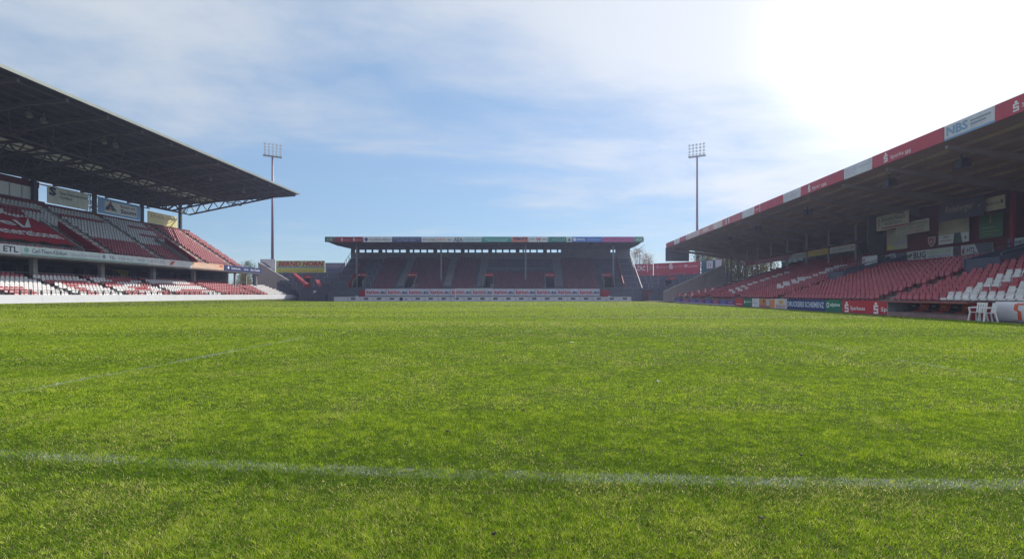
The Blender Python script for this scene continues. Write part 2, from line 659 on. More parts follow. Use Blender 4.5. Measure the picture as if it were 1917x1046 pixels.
wear = 0.02 + 0.28 * sstep(0.25, 0.75, vnoise(PX, PY, 0.22, 10) * 0.6 + vnoise(PX, PY, 1.3, 12) * 0.4)
pl = (ld < 0.075) & (RNG.random(n) < wear)
for lx in (-6.6, 7.0):
    pl |= (np.abs(PX - lx + 0.04 * (vnoise(PX, PY, 0.5, 13) - 0.5)) < 0.06) & (RNG.random(n) < np.minimum(.65, wear * (2.2 if lx < 0 else 1.3)) * sstep(19, 11, PY))
pl = pl[:, None]
col = np.where(pl, np.array([0.58, 0.63, 0.62]) * (0.5 + 0.5 * RNG.random((n, 1))), col)
col = col * (0.55 + 0.9 * RNG.random((n, 1)))
grass = col_mesh('grass', V.reshape(-1, 3), np.arange(n * 3).reshape(-1, 3), gm)
ca = grass.data.attributes.new('blade_colour', 'FLOAT_COLOR', 'POINT')
ca.data.foreach_set('color', np.repeat(np.concatenate([col, np.ones((n, 1))], 1), 3, axis=0).astype(np.float32).ravel())
tag(grass, 'short mown green turf with straw-coloured blades and worn white line paint', 'grass', kind='stuff')


# ---------------------------------------------------------------- seats
SEAT_PROF = [(.06, .32), (.09, .43), (.28, .39), (.44, .41), (.52, .60), (.55, .80), (.60, .80), (.57, .58), (.50, .35), (.28, .33)]


def seat_arrays():
    n = len(SEAT_PROF)
    v, f = [], []
    for sgn in (-1, 1):
        for (y, z) in SEAT_PROF:
            hw = 0.205 if z < 0.7 else 0.160
            v.append((sgn * hw, y, z))
    for i in range(n):
        j = (i + 1) % n
        f.append((i, j, n + j, n + i))
    for k in (0, n):          # side caps as quads
        a = [(0, 1, 2, 9), (2, 3, 8, 9), (3, 4, 7, 8), (4, 5, 6, 7)]
        for q in a:
            q = tuple(x + k for x in q)
            f.append(q if k == 0 else q[::-1])
    b0 = len(v)               # stem
    for z in (0.0, 0.36):
        for x, y in ((-.05, .30), (.05, .30), (.05, .37), (-.05, .37)):
            v.append((x, y, z))
    for q in ((0, 1, 5, 4), (1, 2, 6, 5), (2, 3, 7, 6), (3, 0, 4, 7)):
        f.append(tuple(b0 + x for x in q))
    return np.array(v, float), np.array(f, int)


SV, SF = seat_arrays()


def seat_mesh(name, m):
    me = bpy.data.meshes.new(name)
    me.from_pydata([tuple(p) for p in SV], [], [tuple(int(x) for x in q) for q in SF])
    me.materials.append(m)
    return me


SM = {'r': seat_mesh('red_seat', SEAT_R), 'w': seat_mesh('white_seat', SEAT_W)}
ROT = {FL: R(90), FF: 0.0, FR: R(-90)}


def fill_seats(stand, frame, spots, single=300, red=None):
    """spots: list of (u, v, z, colour) for one stand; the largest in view become parts, the rest one mass per colour"""
    org = wloc(stand)
    rz = ROT[frame]
    W = []
    for (u, v, z, c) in spots:
        X, Y, Z = frame(u, v, z)
        px = VX + F_PX * X / Y
        vis = -2 < px < 1919
        W.append((X * X + Y * Y + (0 if vis else 1e6), X, Y, Z, c))
    W.sort(key=lambda k: k[0])
    for (_, X, Y, Z, c) in W[:single]:
        o = bpy.data.objects.new('seat', SM[c])
        C.objects.link(o)
        o.parent = stand
        o.location = Vector((X, Y, Z)) - org
        o.rotation_euler = (0, 0, rz + random.uniform(-.03, .03))
    for c in ('r', 'w'):
        P = np.array([(k[1], k[2], k[3]) for k in W[single:] if k[4] == c])
        if not len(P):
            continue
        cs, sn = math.cos(rz), math.sin(rz)
        T = np.stack([SV[:, 0] * cs - SV[:, 1] * sn, SV[:, 0] * sn + SV[:, 1] * cs, SV[:, 2]], 1)
        VV = (P[:, None, :] + T[None]).reshape(-1, 3)
        FFc = (np.arange(len(P))[:, None, None] * len(SV) + SF[None]).reshape(-1, 4)
        o = col_mesh('seat_rows', VV, FFc, (red or SEAT_R) if c == 'r' else SEAT_W, stand)
        o['kind'] = 'stuff'
        o['label'] = ('red' if c == 'r' else 'white') + ' plastic seats in the farther rows'


def terrace(frame, u0, u1, v0, dv, z0, dz, r0, r1, zb, m, parent, name='terrace'):
    """stepped concrete tier: rows r0..r1-1, row i tread at z0+i*dz from v0+i*dv; zb base level"""
    prof = [(v0 + r0 * dv, zb)]
    for i in range(r0, r1):
        prof += [(v0 + i * dv, z0 + i * dz), (v0 + (i + 1) * dv, z0 + i * dz)]
    prof.append((v0 + r1 * dv, zb))
    return MB(frame).extr_u(prof, u0, u1).build(name, m, parent)


def aisle(frame, u, w, v0, dv, z0, dz, r0, r1, m, parent):
    mb = MB(frame)
    for i in range(r0, r1):
        v, z = v0 + i * dv, z0 + i * dz
        mb.box((u - w / 2, v + dv * 0.5, z - 0.05), (u + w / 2, v + dv + 0.004, z + dz / 2))
        mb.box((u - w / 2, v + 0.003, z - 0.05), (u + w / 2, v + dv * 0.5 - 0.003, z + 0.012))
    return mb.build('aisle_steps', m, parent)


# ================================================================ left stand
LS = thing('grandstand', 'two-tier grandstand with dark cantilever roof along the left side of the pitch', 'grandstand', (-62, 80, 0.25))
UEND = 108.5
# lower tier
LV0, LDV, LZ0, LDZ, LROWS = 55.4, 0.80, 0.78, 0.30, 9
terrace(FL, 22, 104, LV0, LDV, LZ0, LDZ, 0, LROWS, 0.2, CONC, LS, 'lower_terrace')
terrace(FL, 104, 117, LV0, LDV, LZ0, LDZ, 0, 7, 0.2, CONC, LS, 'lower_terrace')
# upper tier
UV0, UDV, UZ0, UDZ, UROWS = 60.5, 0.75, 6.45, 0.50, 16
voms = [(69.3, 72.0), (90.4, 92.8)]
segs, last = [], 22.0
for a, b_ in voms:
    segs.append((last, a)); last = b_
segs.append((last, UEND))
for a, b_ in segs:
    terrace(FL, a, b_, UV0, UDV, UZ0, UDZ, 0, UROWS, 6.0, CONC, LS, 'upper_terrace')
for a, b_ in voms:
    terrace(FL, a, b_, UV0, UDV, UZ0, UDZ, 8, UROWS, 6.0, CONC, LS, 'upper_terrace')
    MB(FL).box((a, 60.3, 5.95), (b_, 66.5, 6.2)).build('stair_floor', CONC_D, LS)
    MB(FL).box((a + .5, 66.42, 6.2), (b_ - .5, 66.49, 8.3)).build('doorway', BLACK, LS)
    for uu, mm, k in ((a - 0.12, CONC, .9), (b_ - 0.10, RED_P, 1.05)):
        prof = [(60.7, 6.3), (60.7, UZ0 + k), (66.6, UZ0 + 8 * UDZ + k), (66.6, 6.3)]
        MB(FL).extr_u(prof, uu, uu + 0.22).build('stair_wall', mm, LS)
    mb = MB(FL)
    for i in range(5):
        vv = 60.9 + i * 1.4
        zb = UZ0 + (vv - 60.7) * UDZ / UDV + .9
        mb.bar((a - .01, vv, zb), (a - .01, vv, zb + .35), .05)
    mb.bar((a - .01, 60.9, UZ0 + 1.35), (a - .01, 66.5, UZ0 + 8 * UDZ + 1.2), .05)
    mb.build('handrail', STEEL_G, LS)
# slab, soffit, parapet wall, concourse back wall
MB(FL).box((22, 60.25, 5.72), (109.3, 68.0, 5.94)).build('upper_slab', CONC, LS)
MB(FL).box((22, 60.12, 5.75), (113, 60.26, 6.95)).build('parapet', CONC, LS)
MB(FL).box((22, 67.6, 0.25), (104, 67.9, 5.72)).build('concourse_wall', mat(S(92, 96, 98), 0.8, 0.2, 0.5, dirt=0.3), LS)
MB(FL).box((22, 62.6, 0.25), (104, 67.6, 3.0)).build('concourse_floor', CONC_D, LS)
MB(FL).box((103.7, 62.6, 3.0), (104.1, 67.6, 5.72)).build('end_wall', CONC, LS)
for k in range(9):
    u = 63.9 + 10.05 * (k - 4)
    MB(FL).box((u - .28, 62.0, 2.9), (u + .28, 62.55, 5.72)).build('column', CONC, LS)
    for du in (2.2, 5.0, 7.6):
        MB(FL).box((u + du - .8, 67.50, 3.0), (u + du + .8, 67.58, 5.15)).build('doorway', DARKGLASS if du != 5.0 else BLACK, LS)
    MB(FL).bar((u + .35, 62.2, 3.95), (u + 9.6, 62.2, 3.95), .05).build('handrail', STEEL_G, LS)
for k in range(3):
    MB(FL).bar((104.2 + k * 4, 60.6, 0.3), (104.2 + k * 4, 60.6, 5.75), .35).build('column', CONC, LS)
for u in (74.8, 84.7, 96.0, 104.6, 64.3, 54.5):
    aisle(FL, u, 1.15, UV0, UDV, UZ0, UDZ, 0, UROWS, STEP_L, LS)
for u in (62.5, 80.5, 92.5, 104.6, 70.5, 54.5):
    aisle(FL, u, 1.0, LV0, LDV, LZ0, LDZ, 0, LROWS if u < 103 else 7, STEP_L if u > 100 else CONC, LS)
# edge rail on the parapet
mb = MB(FL)
for i in range(62):
    u = 46 + i
    if u < 108:
        mb.bar((u, 60.3, 6.9), (u, 60.3, 7.35), .05)
mb.bar((46, 60.3, 7.35), (108, 60.3, 7.35), .05)
mb.build('handrail', STEEL_D, LS)


def col_upper(u, i):
    if u < 69.3:
        if 13 <= i <= 14: return 'w'
        if 10 <= i <= 12 and 61 < u < 66.5 + (i - 10) * .3: return 'w'
        if 8 <= i <= 9 and 60 < u: return 'w'
        return 'r'
    if u < 74.8:
        if 13 <= i <= 14: return 'w'
        if 10 <= i <= 11: return 'w'
        if 8 <= i <= 9: return 'w'
        if 12 == i and u > 73.2: return 'w'
        if 6 <= i <= 7 and u > 72.2: return 'w'
        return 'r'
    if u < 84.7:
        if 13 <= i <= 14 and u < 83.8: return 'w'
        if 6 <= i <= 11 and u < 83.8: return 'w'
        return 'r'
    if u < 96:
        if 13 <= i <= 14 and u < 94: return 'w'
        if u < 88.5 and 6 <= i <= 12: return 'w'
        if 10 <= i <= 11 and u < 93.5: return 'w'
        if 6 <= i <= 8 and u < 94: return 'w'
    return 'r'


def col_lower(u, i):
    k = (u - 50 + i * 0.35)
    if u > 104.6:
        return 'w' if u - 104.6 > (7 - i) * .2 + 2 + i * .6 else 'r'
    if u > 92.5:
        return 'r'
    if i >= 8:
        return 'r'
    if u < 62.5:
        return 'w' if (3 <= i <= 6 or (i <= 4 and 58 < u)) else 'r'
    if u < 70.5:
        return 'w' if (i in (5, 6, 7) or (u > 66 and i < 4) or u < 64.3) and not (i == 5 and u < 69) else 'r'
    if u < 80.5:
        return 'w' if (u < 74 and i in (2, 3, 6, 7)) or (74 <= u < 77.5 and i in (0, 1, 4, 5)) or (u >= 77.5 and i in (2, 3, 6)) else 'r'
    return 'w' if (i in (6, 7) and u < 91) or (u < 84 and i in (2, 3)) or (i in (3, 4) and u < 91.5) or (u > 88 and i in (0, 1)) else 'r'


spots = []
for i in range(UROWS - 1):
    v, z = UV0 + i * UDV + 0.05, UZ0 + i * UDZ
    u = 50.0 + (i % 2) * .27
    while u < UEND - .3:
        bad = any(abs(u - a) < .80 for a in (74.8, 84.7, 96.0, 104.6, 64.3, 54.5))
        bad |= any(a - .35 < u < b_ + .35 and i < 8 for a, b_ in voms)
        bad |= (u < 68.8 and i < 8 and not i == 0)
        if not bad:
            spots.append((u, v, z, col_upper(u, i)))
        u += 0.54
for i in range(LROWS):
    v, z = LV0 + i * LDV + 0.08, LZ0 + i * LDZ
    u = 48.0 + (i % 2) * .27
    while u < (103.8 if i >= 7 else 116.5):
        if not any(abs(u - a) < .72 for a in (62.5, 80.5, 92.5, 104.6, 70.5, 54.5)):
            spots.append((u, v, z, col_lower(u, i)))
        u += 0.54
fill_seats(LS, FL, spots)

# roof
RZ = lambda v: 22.15 - 0.078 * (v - 49)
RU0, RU1 = 20.0, 107.5


def roof_slab(v0, v1, th, m, name, parent):
    return MB(FL).extr_u([(v0, RZ(v0)), (v0, RZ(v0) + th), (v1, RZ(v1) + th), (v1, RZ(v1))], RU0, RU1).build(name, m, parent)


roof = roof_slab(49, 66.3, .22, DECK_D, 'roof', LS)
roof_slab(70.0, 80.5, .22, DECK_D, 'rear_deck', roof)
roof_slab(66.3, 70.0, .06, translucent_mat((0.32, 0.33, 0.29), 'translucent sheet', .6), 'skylight', roof)
MB(FL).box((RU0, 48.86, RZ(49) - .06), (RU1 + .1, 48.99, RZ(49) + .26)).build('gutter', mat(S(150, 156, 148), 0.4, .08, .5, metal=.3), roof)
for k in range(18):
    v = 50.2 + k * 1.72
    MB(FL).bar((RU0, v, RZ(v) - .10), (RU1 - .05, v, RZ(v) - .10), .09, .19).build('purlin', TRUSS, roof)
TU = [106.3 - 5.2 * k for k in range(14)]
for u in TU:
    mb = MB(FL)
    top = lambda v: RZ(v) - .36
    bot = lambda v: (RZ(54) - .45) + (17.75 - RZ(54) + .45) * (v - 54) / 17.2 if v <= 71.2 else 17.75 + (v - 71.2) * .20
    mb.bar((u, 49.3, top(49.3)), (u, 80, top(80)), .26, .36)
    mb.bar((u, 54, bot(54)), (u, 71.2, bot(71.2)), .24, .28)
    mb.bar((u, 71.2, bot(71.2)), (u, 80, bot(80)), .18, .22)
    vs = [56.5 + 2.45 * i for i in range(7)] + [74.2, 77.2, 80]
    for i in range(len(vs) - 1):
        a, c = vs[i], vs[i + 1]
        mb.bar((u, a, top(a)), (u, (a + c) / 2, bot((a + c) / 2)), .16)
        mb.bar((u, (a + c) / 2, bot((a + c) / 2)), (u, c, top(c)), .16)
    mb.build('truss', TRUSS, roof)
for k in range(0, 14, 2):
    u = TU[k]
    MB(FL).box((u - .22, 72.9, 6.3), (u + .22, 73.4, 19.9)).build('roof_post', STEEL_D, LS)
for vv, ztop, zbot in ((72.0, 20.0, 18.0), (60.6, 20.75, 19.6), (79.5, 19.2, 19.0)):
    mb = MB(FL)
    mb.bar((RU0, vv, zbot), (106.3, vv, zbot), .16)
    for i in range(len(TU) - 1):
        a, c = TU[i], TU[i + 1]
        if vv != 79.5:
            mb.bar((a, vv, zbot), ((a + c) / 2, vv, ztop), .10)
            mb.bar(((a + c) / 2, vv, ztop), (c, vv, zbot), .10)
            mb.bar((a, vv, zbot), (a, vv + 3, RZ(vv + 3)), .10)
            mb.bar((a, vv, zbot), (c, vv - 5, RZ(vv - 5) - .3), .08)
    mb.build('wind_brace', TRUSS, roof)
for (px, py) in ((54, 215), (82, 226), (195, 265), (216, 272), (394, 335), (456, 358)):
    k = (VY - py) / (VX - px)
    v = (22.15 + .078 * 49 - CAM_H - .9) / (k + .078)
    u = uL(px, v)
    z = RZ(v) - .9
    mb = MB(FL)
    mb.bar((u, v, z + .5), (u, v, z + .85), .08)
    mb.bar((u, v - .1, z - .25), (u, v + .1, z + .25), .5, .5, 10)
    mb.build('ceiling_lamp', mat(S(120, 118, 108), .4, .05), roof)

# glazed boxes at the back, left
MB(FL).box((22, 73.5, 12.5), (76.2, 78, 17.7)).build('box_tier', RED_D, LS)
MB(FL).box((22, 73.38, 17.05), (76.2, 73.5, 17.9)).build('box_fascia', RED_D, LS)
for k in range(12):
    u1 = 75.3 - k * 1.75
    w = MB(FL).box((u1 - 1.62, 73.40, 15.0), (u1, 73.497, 16.95)).build('window', WHITE, LS)
    MB(FL).box((u1 - 1.56, 73.37, 15.06), (u1 - .06, 73.399, 16.89)).build('blind', mat(S(232, 230, 232), .5, .03), w)
# back wall behind last row
MB(FL).box((76.2, 72.55, 6.3), (108.5, 72.75, 14.75)).build('back_wall', RED_D, LS)
MB(FL).box((22, 72.55, 6.3), (76.2, 73.45, 14.95)).build('back_wall', RED_D, LS)

# banners and boards on the left stand (things of their own)
navy, teal = S(28, 44, 96), S(40, 120, 130)
sign('billboard', 'cream billboard with dark blue emblem at the back of the left upper tier', 'billboard', FL, uL(88, 72.9), uL(165, 72.9), 15.0, 17.65, 72.86, S(240, 236, 226), [
    ('t', 'S', .04, .45, .20, .95, {'bold': .06}, navy), ('t', 'Sana-Herzzentrum', .28, .62, .97, .80, S(70, 78, 96)), ('t', 'Cottbus', .28, .38, .58, .55, S(70, 78, 96))] +
    [('r', .12 * k, 0, .12 * k + .004, 1, S(170, 168, 160)) for k in range(1, 8)], t=.05)
sign('billboard', 'light blue billboard with a roof-shaped emblem on the left upper tier', 'billboard', FL, uL(183, 72.9), uL(263, 72.9), 14.9, 17.55, 72.86, S(150, 192, 244), [
    ('r', .14, .14, .90, .86, S(242, 240, 236)), ('p', [(.16, .3), (.16, .45), (.27, .82), (.38, .45), (.38, .3), (.30, .3), (.27, .55), (.24, .3)], S(60, 66, 90)),
    ('p', [(.30, .6), (.37, .5), (.42, .3), (.36, .3)], S(50, 120, 80)), ('c', .27, .80, .08, S(190, 60, 60)), ('c', .27, .40, .09, S(214, 130, 96)),
    ('t', 'Bauen mit', .50, .62, .86, .80, S(110, 86, 120)), ('t', 'Szonn', .50, .26, .88, .54, {'bold': .03}, S(74, 70, 110))], t=.05)
sign('billboard', 'pale yellow billboard nearest the far end of the left upper tier', 'billboard', FL, uL(276, 72.9), uL(331, 72.9), 14.75, 17.05, 72.86, S(250, 238, 178), [
    ('t', 'ENERGIE', .10, .52, .86, .82, S(206, 180, 130)), ('p', [(.5, .05), (.97, .05), (.97, .7)], S(238, 226, 150))], t=.05)
PV, PZ0, PZ1 = 60.06, 5.93, 6.98
strip = [
    (-60, 1, 'left end', S(226, 228, 232), []),
    (1, 39, 'short white', S(232, 234, 238), [('t', 'ETL', .12, .18, .86, .84, {'bold': .03}, S(70, 78, 92))]),
    (39.5, 186, 'long white', S(222, 232, 232), [('c', .06, .55, .30, S(150, 196, 196)), ('t', 'Carl-Thiem-Klinikum', .12, .28, .55, .78, S(96, 110, 138)), ('t', 'Cottbus', .57, .28, .71, .72, S(186, 196, 206)), ('t', 'Die gesunde Chance', .73, .28, .99, .72, S(190, 200, 208)), ('r', 0, 0, 1, .14, S(150, 190, 182))]),
    (186.5, 277, 'white grey-lettered', S(226, 232, 236), [('c', .08, .55, .26, S(140, 160, 176)), ('t', 'TEL', .18, .3, .30, .75, S(110, 116, 136)), ('t', '0355 46 0', .36, .3, .66, .75, S(180, 188, 196)), ('t', 'www', .75, .3, .92, .7, S(186, 194, 204)), ('r', 0, 0, 1, .14, S(160, 196, 186))]),
    (277.5, 360, 'white orange-marked', S(234, 230, 232), [('t', 'PYUR', .05, .3, .35, .72, S(190, 196, 204)), ('p', [(.45, .2), (.52, .2), (.58, .8), (.50, .8)], S(224, 104, 84))]),
    (360.5, 419, 'pale orange', S(244, 200, 168), [('t', 'lausitzer', .06, .25, .74, .75, S(250, 232, 216)), ('r', .85, .55, .97, .85, S(226, 96, 76))]),
    (420, 489, 'navy blue', S(30, 52, 112), [('c', .10, .58, .28, S(230, 232, 240)), ('t', 'Stadtwerke', .17, .3, .40, .72, S(226, 230, 240)), ('t', 'alle für', .50, .3, .62, .7, S(220, 226, 240)), ('t', 'die Stadt', .68, .3, .95, .74, S(226, 230, 240))]),
]
for (a, b_, w, colr, it) in strip:
    u0 = uL(a, PV)
    sign('parapet_board', '%s advertising board on the parapet of the left stand' % w, 'advertising board', FL, u0, uL(b_, PV), PZ0, PZ1, PV, colr, it, t=.05)
# red cloth over the seats
CZ = lambda v: UZ0 + (v - UV0) * UDZ / UDV + .80
mb = MB(FL)
us = np.linspace(49, 68.9, 34)
vs = np.linspace(61.3, 66.6, 10)
jit = lambda a, c: .10 * math.sin(a * 2.1 + c) + .06 * math.sin(a * 5.3 + c * 3)
idx = [[mb.pt((u - (v - 61.3) * .05, v, CZ(v) + jit(u, v))) for v in vs] for u in us]
for i in range(33):
    for j in range(9):
        mb.f.append([idx[i][j], idx[i + 1][j], idx[i + 1][j + 1], idx[i][j + 1]])
cl_o = tag(mb.build('banner', mat(S(160, 28, 44), .75, .12, .8), None, True, at=(-64, 60, 8)), 'large red cloth with white words laid over seats of the left upper tier', 'banner')
for body, ua, ub, va, vb, bld in (('Generationen', uL(-22, 62.5), uL(116, 62.5), 62.1, 63.4, .02), ('alle', uL(-60, 64.4), uL(28, 64.4), 64.0, 65.2, .02)):
    vv, ff = text_mesh(body, bld)
    m2 = MB(FL)
    for x, y in vv:
        m2.pt((ua + (ub - ua) * x, va + (vb - va) * y, CZ(va + (vb - va) * y) + .20))
    m2.f = [list(f) for f in ff]
    m2.build('lettering', WHITE, cl_o)
m2 = MB(FL)
q = lambda px, v: (uL(px, v), v, CZ(v) + .20)
m2.face(q(22, 65.3), q(30, 65.3), q(46, 64.0), q(42, 63.75))
m2.face(q(46, 64.0), q(42, 63.75), q(58, 64.0), q(52, 66.3))
m2.build('emblem', WHITE, cl_o)
sign('poster', 'yellow and green poster in the dark concourse of the left stand', 'poster', FL, uL(212, 67.4), uL(240, 67.4), 3.15, 5.2, 67.40, S(206, 186, 30), [('p', [(0, 0), (.65, 0), (.45, .7), (0, 1)], S(20, 70, 50))], t=.04)

# perimeter boards in front of the left stand
ORD = ['first', 'second', 'third', 'fourth', 'fifth', 'sixth', 'seventh', 'eighth', 'ninth', 'tenth', 'eleventh', 'twelfth', 'thirteenth', 'fourteenth', 'fifteenth', 'sixteenth', 'seventeenth', 'eighteenth', 'nineteenth', 'twentieth', 'twenty-first', 'twenty-second', 'twenty-third']
u, kb = 46.0, 0
while u < 122.5:
    L = 5.2 if u < 102 else 2.6
    bz = 0.28
    o = thing('perimeter_board', 'plain white %s board before the left stand, %s from the near end' % ('long' if L > 5 else 'short', ORD[kb]), 'advertising board', FL(u + L / 2, 54.0, bz), 'white boards before the left stand')
    MB(FL).box((u + .012, 53.97, bz), (u + L - .012, 54.03, bz + .93)).build('panel', mat(S(244, 242, 248), .5, .04, .5, dirt=.05), o)
    mb = MB(FL)
    for du in (.3, L / 2, L - .3):
        mb.bar((u + du, 54.03, bz + .02), (u + du, 54.03, bz + .88), .04)
        mb.bar((u + du, 54.03, bz + .85), (u + du, 54.45, bz), .04)
    mb.build('support', STEEL_G, o)
    u += L
    kb += 1
fo = thing('railing', 'low dark steel railing behind the white boards of the left stand', 'railing', FL(76, 54.9, .3))
for i in range(48):
    u = 49 + i * 1.18
    MB(FL).box((u - .06, 54.85, .30), (u + .06, 54.97, 1.66)).build('post', STEEL_D, fo)
MB(FL).bar((48.5, 54.91, 1.45), (105, 54.91, 1.45), .045).build('rail', STEEL_D, fo)
MB(FL).bar((48.5, 54.91, 1.68), (105, 54.91, 1.68), .05).build('rail', STEEL_D, fo)


# ================================================================ far stand
FS = thing('grandstand', 'low covered grandstand in shade behind the far goal', 'grandstand', (-10, 112, -0.15))
FX0, FX1 = -43.0, 22.9
TZ = lambda Y: 1.75 + (Y - 107.6) * 0.62
# seat tier in the middle, standing terraces at both ends
FV0, FDV, FZ0, FDZ, FROWS = 107.6, 0.78, 1.75, 0.49, 17
fvoms = [(xF(770, 112), 1), (xF(915, 112), 1), (xF(1030, 112), 1)]
gaps, last = [], FX0
for xv in sorted([x for x, _ in fvoms] + [-37.6, 16.3]):
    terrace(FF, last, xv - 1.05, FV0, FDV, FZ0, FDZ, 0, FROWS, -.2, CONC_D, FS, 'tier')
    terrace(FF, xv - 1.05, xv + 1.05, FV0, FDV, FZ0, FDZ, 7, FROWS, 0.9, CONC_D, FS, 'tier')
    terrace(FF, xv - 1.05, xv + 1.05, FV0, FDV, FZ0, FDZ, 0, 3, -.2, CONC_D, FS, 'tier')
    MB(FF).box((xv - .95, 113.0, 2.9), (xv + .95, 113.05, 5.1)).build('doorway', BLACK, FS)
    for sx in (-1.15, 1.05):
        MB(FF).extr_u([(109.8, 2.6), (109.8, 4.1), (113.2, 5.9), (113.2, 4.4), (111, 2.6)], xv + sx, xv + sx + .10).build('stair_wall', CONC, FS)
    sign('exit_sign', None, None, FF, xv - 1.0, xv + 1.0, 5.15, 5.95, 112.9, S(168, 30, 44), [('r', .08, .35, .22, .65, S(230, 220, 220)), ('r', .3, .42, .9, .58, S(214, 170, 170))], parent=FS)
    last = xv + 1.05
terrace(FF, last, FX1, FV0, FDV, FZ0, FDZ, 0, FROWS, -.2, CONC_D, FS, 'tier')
for x, w, mm in ((xF(760, 114.5), 1.7, STEP_F), (xF(843, 114.5), 1.5, CONC), (xF(904, 114.5), 1.7, STEP_F), (xF(1044, 114.5), 1.9, STEP_F)):
    aisle(FF, x, w, FV0, FDV, FZ0, FDZ, 3, FROWS, mm, FS)
for x in (xF(776, 109), xF(924, 109), xF(1016, 109)):
    aisle(FF, x, 1.6, FV0, FDV, FZ0, FDZ, 0, 4, STEP_F, FS)
spots = []
aisles = [xF(760, 114.5), xF(843, 114.5), xF(904, 114.5), xF(1044, 114.5)]
for i in range(FROWS - 1):
    u = -34.2 + (i % 2) * .28
    while u < 14.2:
        bad = any(abs(u - a) < 1.15 for a in aisles) or any(abs(u - x) < 1.4 and i < 8 for x, _ in fvoms)
        bad |= (i > 8 and xF(914, 116) < u < xF(1036, 116))
        if not bad:
            spots.append((u, FV0 + i * FDV + .05, FZ0 + i * FDZ, 'r'))
        u += .56
fill_seats(FS, FF, spots, 0, mat(S(118, 78, 94), .6, .2, 1.1, name='hazed seat plastic'))  # seat red dulled in the colour itself to imitate haze over the far rows
MB(FF).bar((xF(914, 114.8), 114.6, 7.05), (xF(1036, 114.8), 114.6, 7.05), .07).build('handrail', STEEL_G, FS)
# crush barriers on the standing ends
for (xa, xb) in ((-42.6, -39.4), (-35.9, -34.6), (14.9, 15.1), (19.6, 22.4)):
    for i in (2, 5, 8, 11, 14):
        if xb - xa > 1:
            mb = MB(FF)
            yy, z = FV0 + i * FDV + .2, FZ0 + i * FDZ
            mb.bar((xa, yy, z + 1.1), (xb, yy, z + 1.1), .06)
            for x in (xa + .1, xb - .1):
                mb.bar((x, yy, z), (x, yy, z + 1.1), .06)
            mb.build('crush_barrier', STEEL_G, FS)
for x in (-39.0, 19.2):
    MB(FF).extr_u([(108.4, TZ(108.4) + .2), (108.4, TZ(108.4) + 1.35), (118.5, TZ(118.5) + 1.35), (118.5, TZ(118.5) + .2)], x - .09, x + .09).build('stair_wall', RED_P, FS)
# front wall
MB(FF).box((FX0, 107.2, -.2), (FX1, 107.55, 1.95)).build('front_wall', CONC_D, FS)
for x, w in ((xF(681, 107), 1.9), (xF(1133, 107), 1.9)):
    MB(FF).box((x - w / 2, 107.12, -.1), (x + w / 2, 107.19, 2.2)).build('door', RED_P, FS)
for x in (xF(668, 107), xF(1141, 107)):
    MB(FF).box((x - .22, 107.10, .35), (x + .22, 107.16, .95)).build('notice', WHITE, FS)
mb = MB(FF)
for k in range(int((FX1 - 14.5) / 1.5)):
    mb.bar((14.8 + k * 1.5, 107.3, 1.95), (14.8 + k * 1.5, 107.3, 2.6), .05)
mb.bar((14.8, 107.3, 2.6), (FX1, 107.3, 2.6), .07)
mb.build('handrail', STEEL_G, FS)
MB(FF).bar((FX1 - .05, 107.4, 2.6), (FX1 - .05, 121, TZ(121) + 1.0), .12).build('handrail', WHITE, FS)
mb = MB(FF)
for k in range(10):
    yy = 108.3 + k * 1.4
    mb.bar((FX0 + .05, yy, TZ(yy)), (FX0 + .05, yy, TZ(yy) + 1.15), .06)
    mb.bar((FX1 - .05, yy, TZ(yy)), (FX1 - .05, yy, TZ(yy) + 1.0), .06)
mb.bar((FX0 + .05, 108, TZ(108) + 1.15), (FX0 + .05, 121, TZ(121) + 1.15), .07)
mb.build('handrail', STEEL_D, FS)
# rear wall and the slot of daylight under the roof
MB(FF).box((FX0, 121.0, -.2), (FX1, 121.35, 11.15)).build('rear_wall', mat(S(120, 126, 136), .8, .12, .4, dirt=.3), FS)
MB(FF).box((xF(1050, 121), 121.05, 11.15), (xF(1143, 121), 121.3, 12.06)).build('rear_wall', mat(S(120, 126, 136), .8, .12, .4, dirt=.3), FS)
MB(FF).box((xF(1152, 121), 121.05, 11.15), (FX1, 121.3, 12.06)).build('rear_wall', mat(S(120, 126, 136), .8, .12, .4, dirt=.3), FS)
k = 0
xx = FX0
while xx < xF(1050, 121):
    w = .35 if k % 4 else .9
    MB(FF).box((xx, 121.02, 11.15), (xx + w, 121.32, 12.06)).build('roof_strut', STEEL_D, FS)
    xx += 1.62
    k += 1
# roof
froof = MB(FF).extr_u([(106.0, 12.35), (106.0, 12.75), (124.0, 12.5), (124.0, 12.08)], FX0, FX1).build('roof', mat(S(104, 108, 116), .7, .12, .4), FS)
for k in range(14):
    x = FX0 + .3 + k * (FX1 - FX0 - .6) / 13
    MB(FF).extr_u([(106.3, 12.33), (124, 12.07), (124, 11.98), (112, 11.9), (106.3, 12.2)], x - .12, x + .12).build('rafter', STEEL_D, froof)
for k in range(7):
    yy = 107.2 + k * 2.6
    MB(FF).bar((FX0 + .1, yy, 12.34 - (yy - 106) * .015 - .09), (FX1 - .1, yy, 12.34 - (yy - 106) * .015 - .09), .12, .16).build('purlin', STEEL_D, froof)
for px in (668, 826, 984, 1148):
    x = xF(px, 111.6)
    MB(FF).bar((x, 111.6, 2.4), (x, 111.6, 12.15), .34, .34, 8).build('roof_post', STEEL_G, FS)
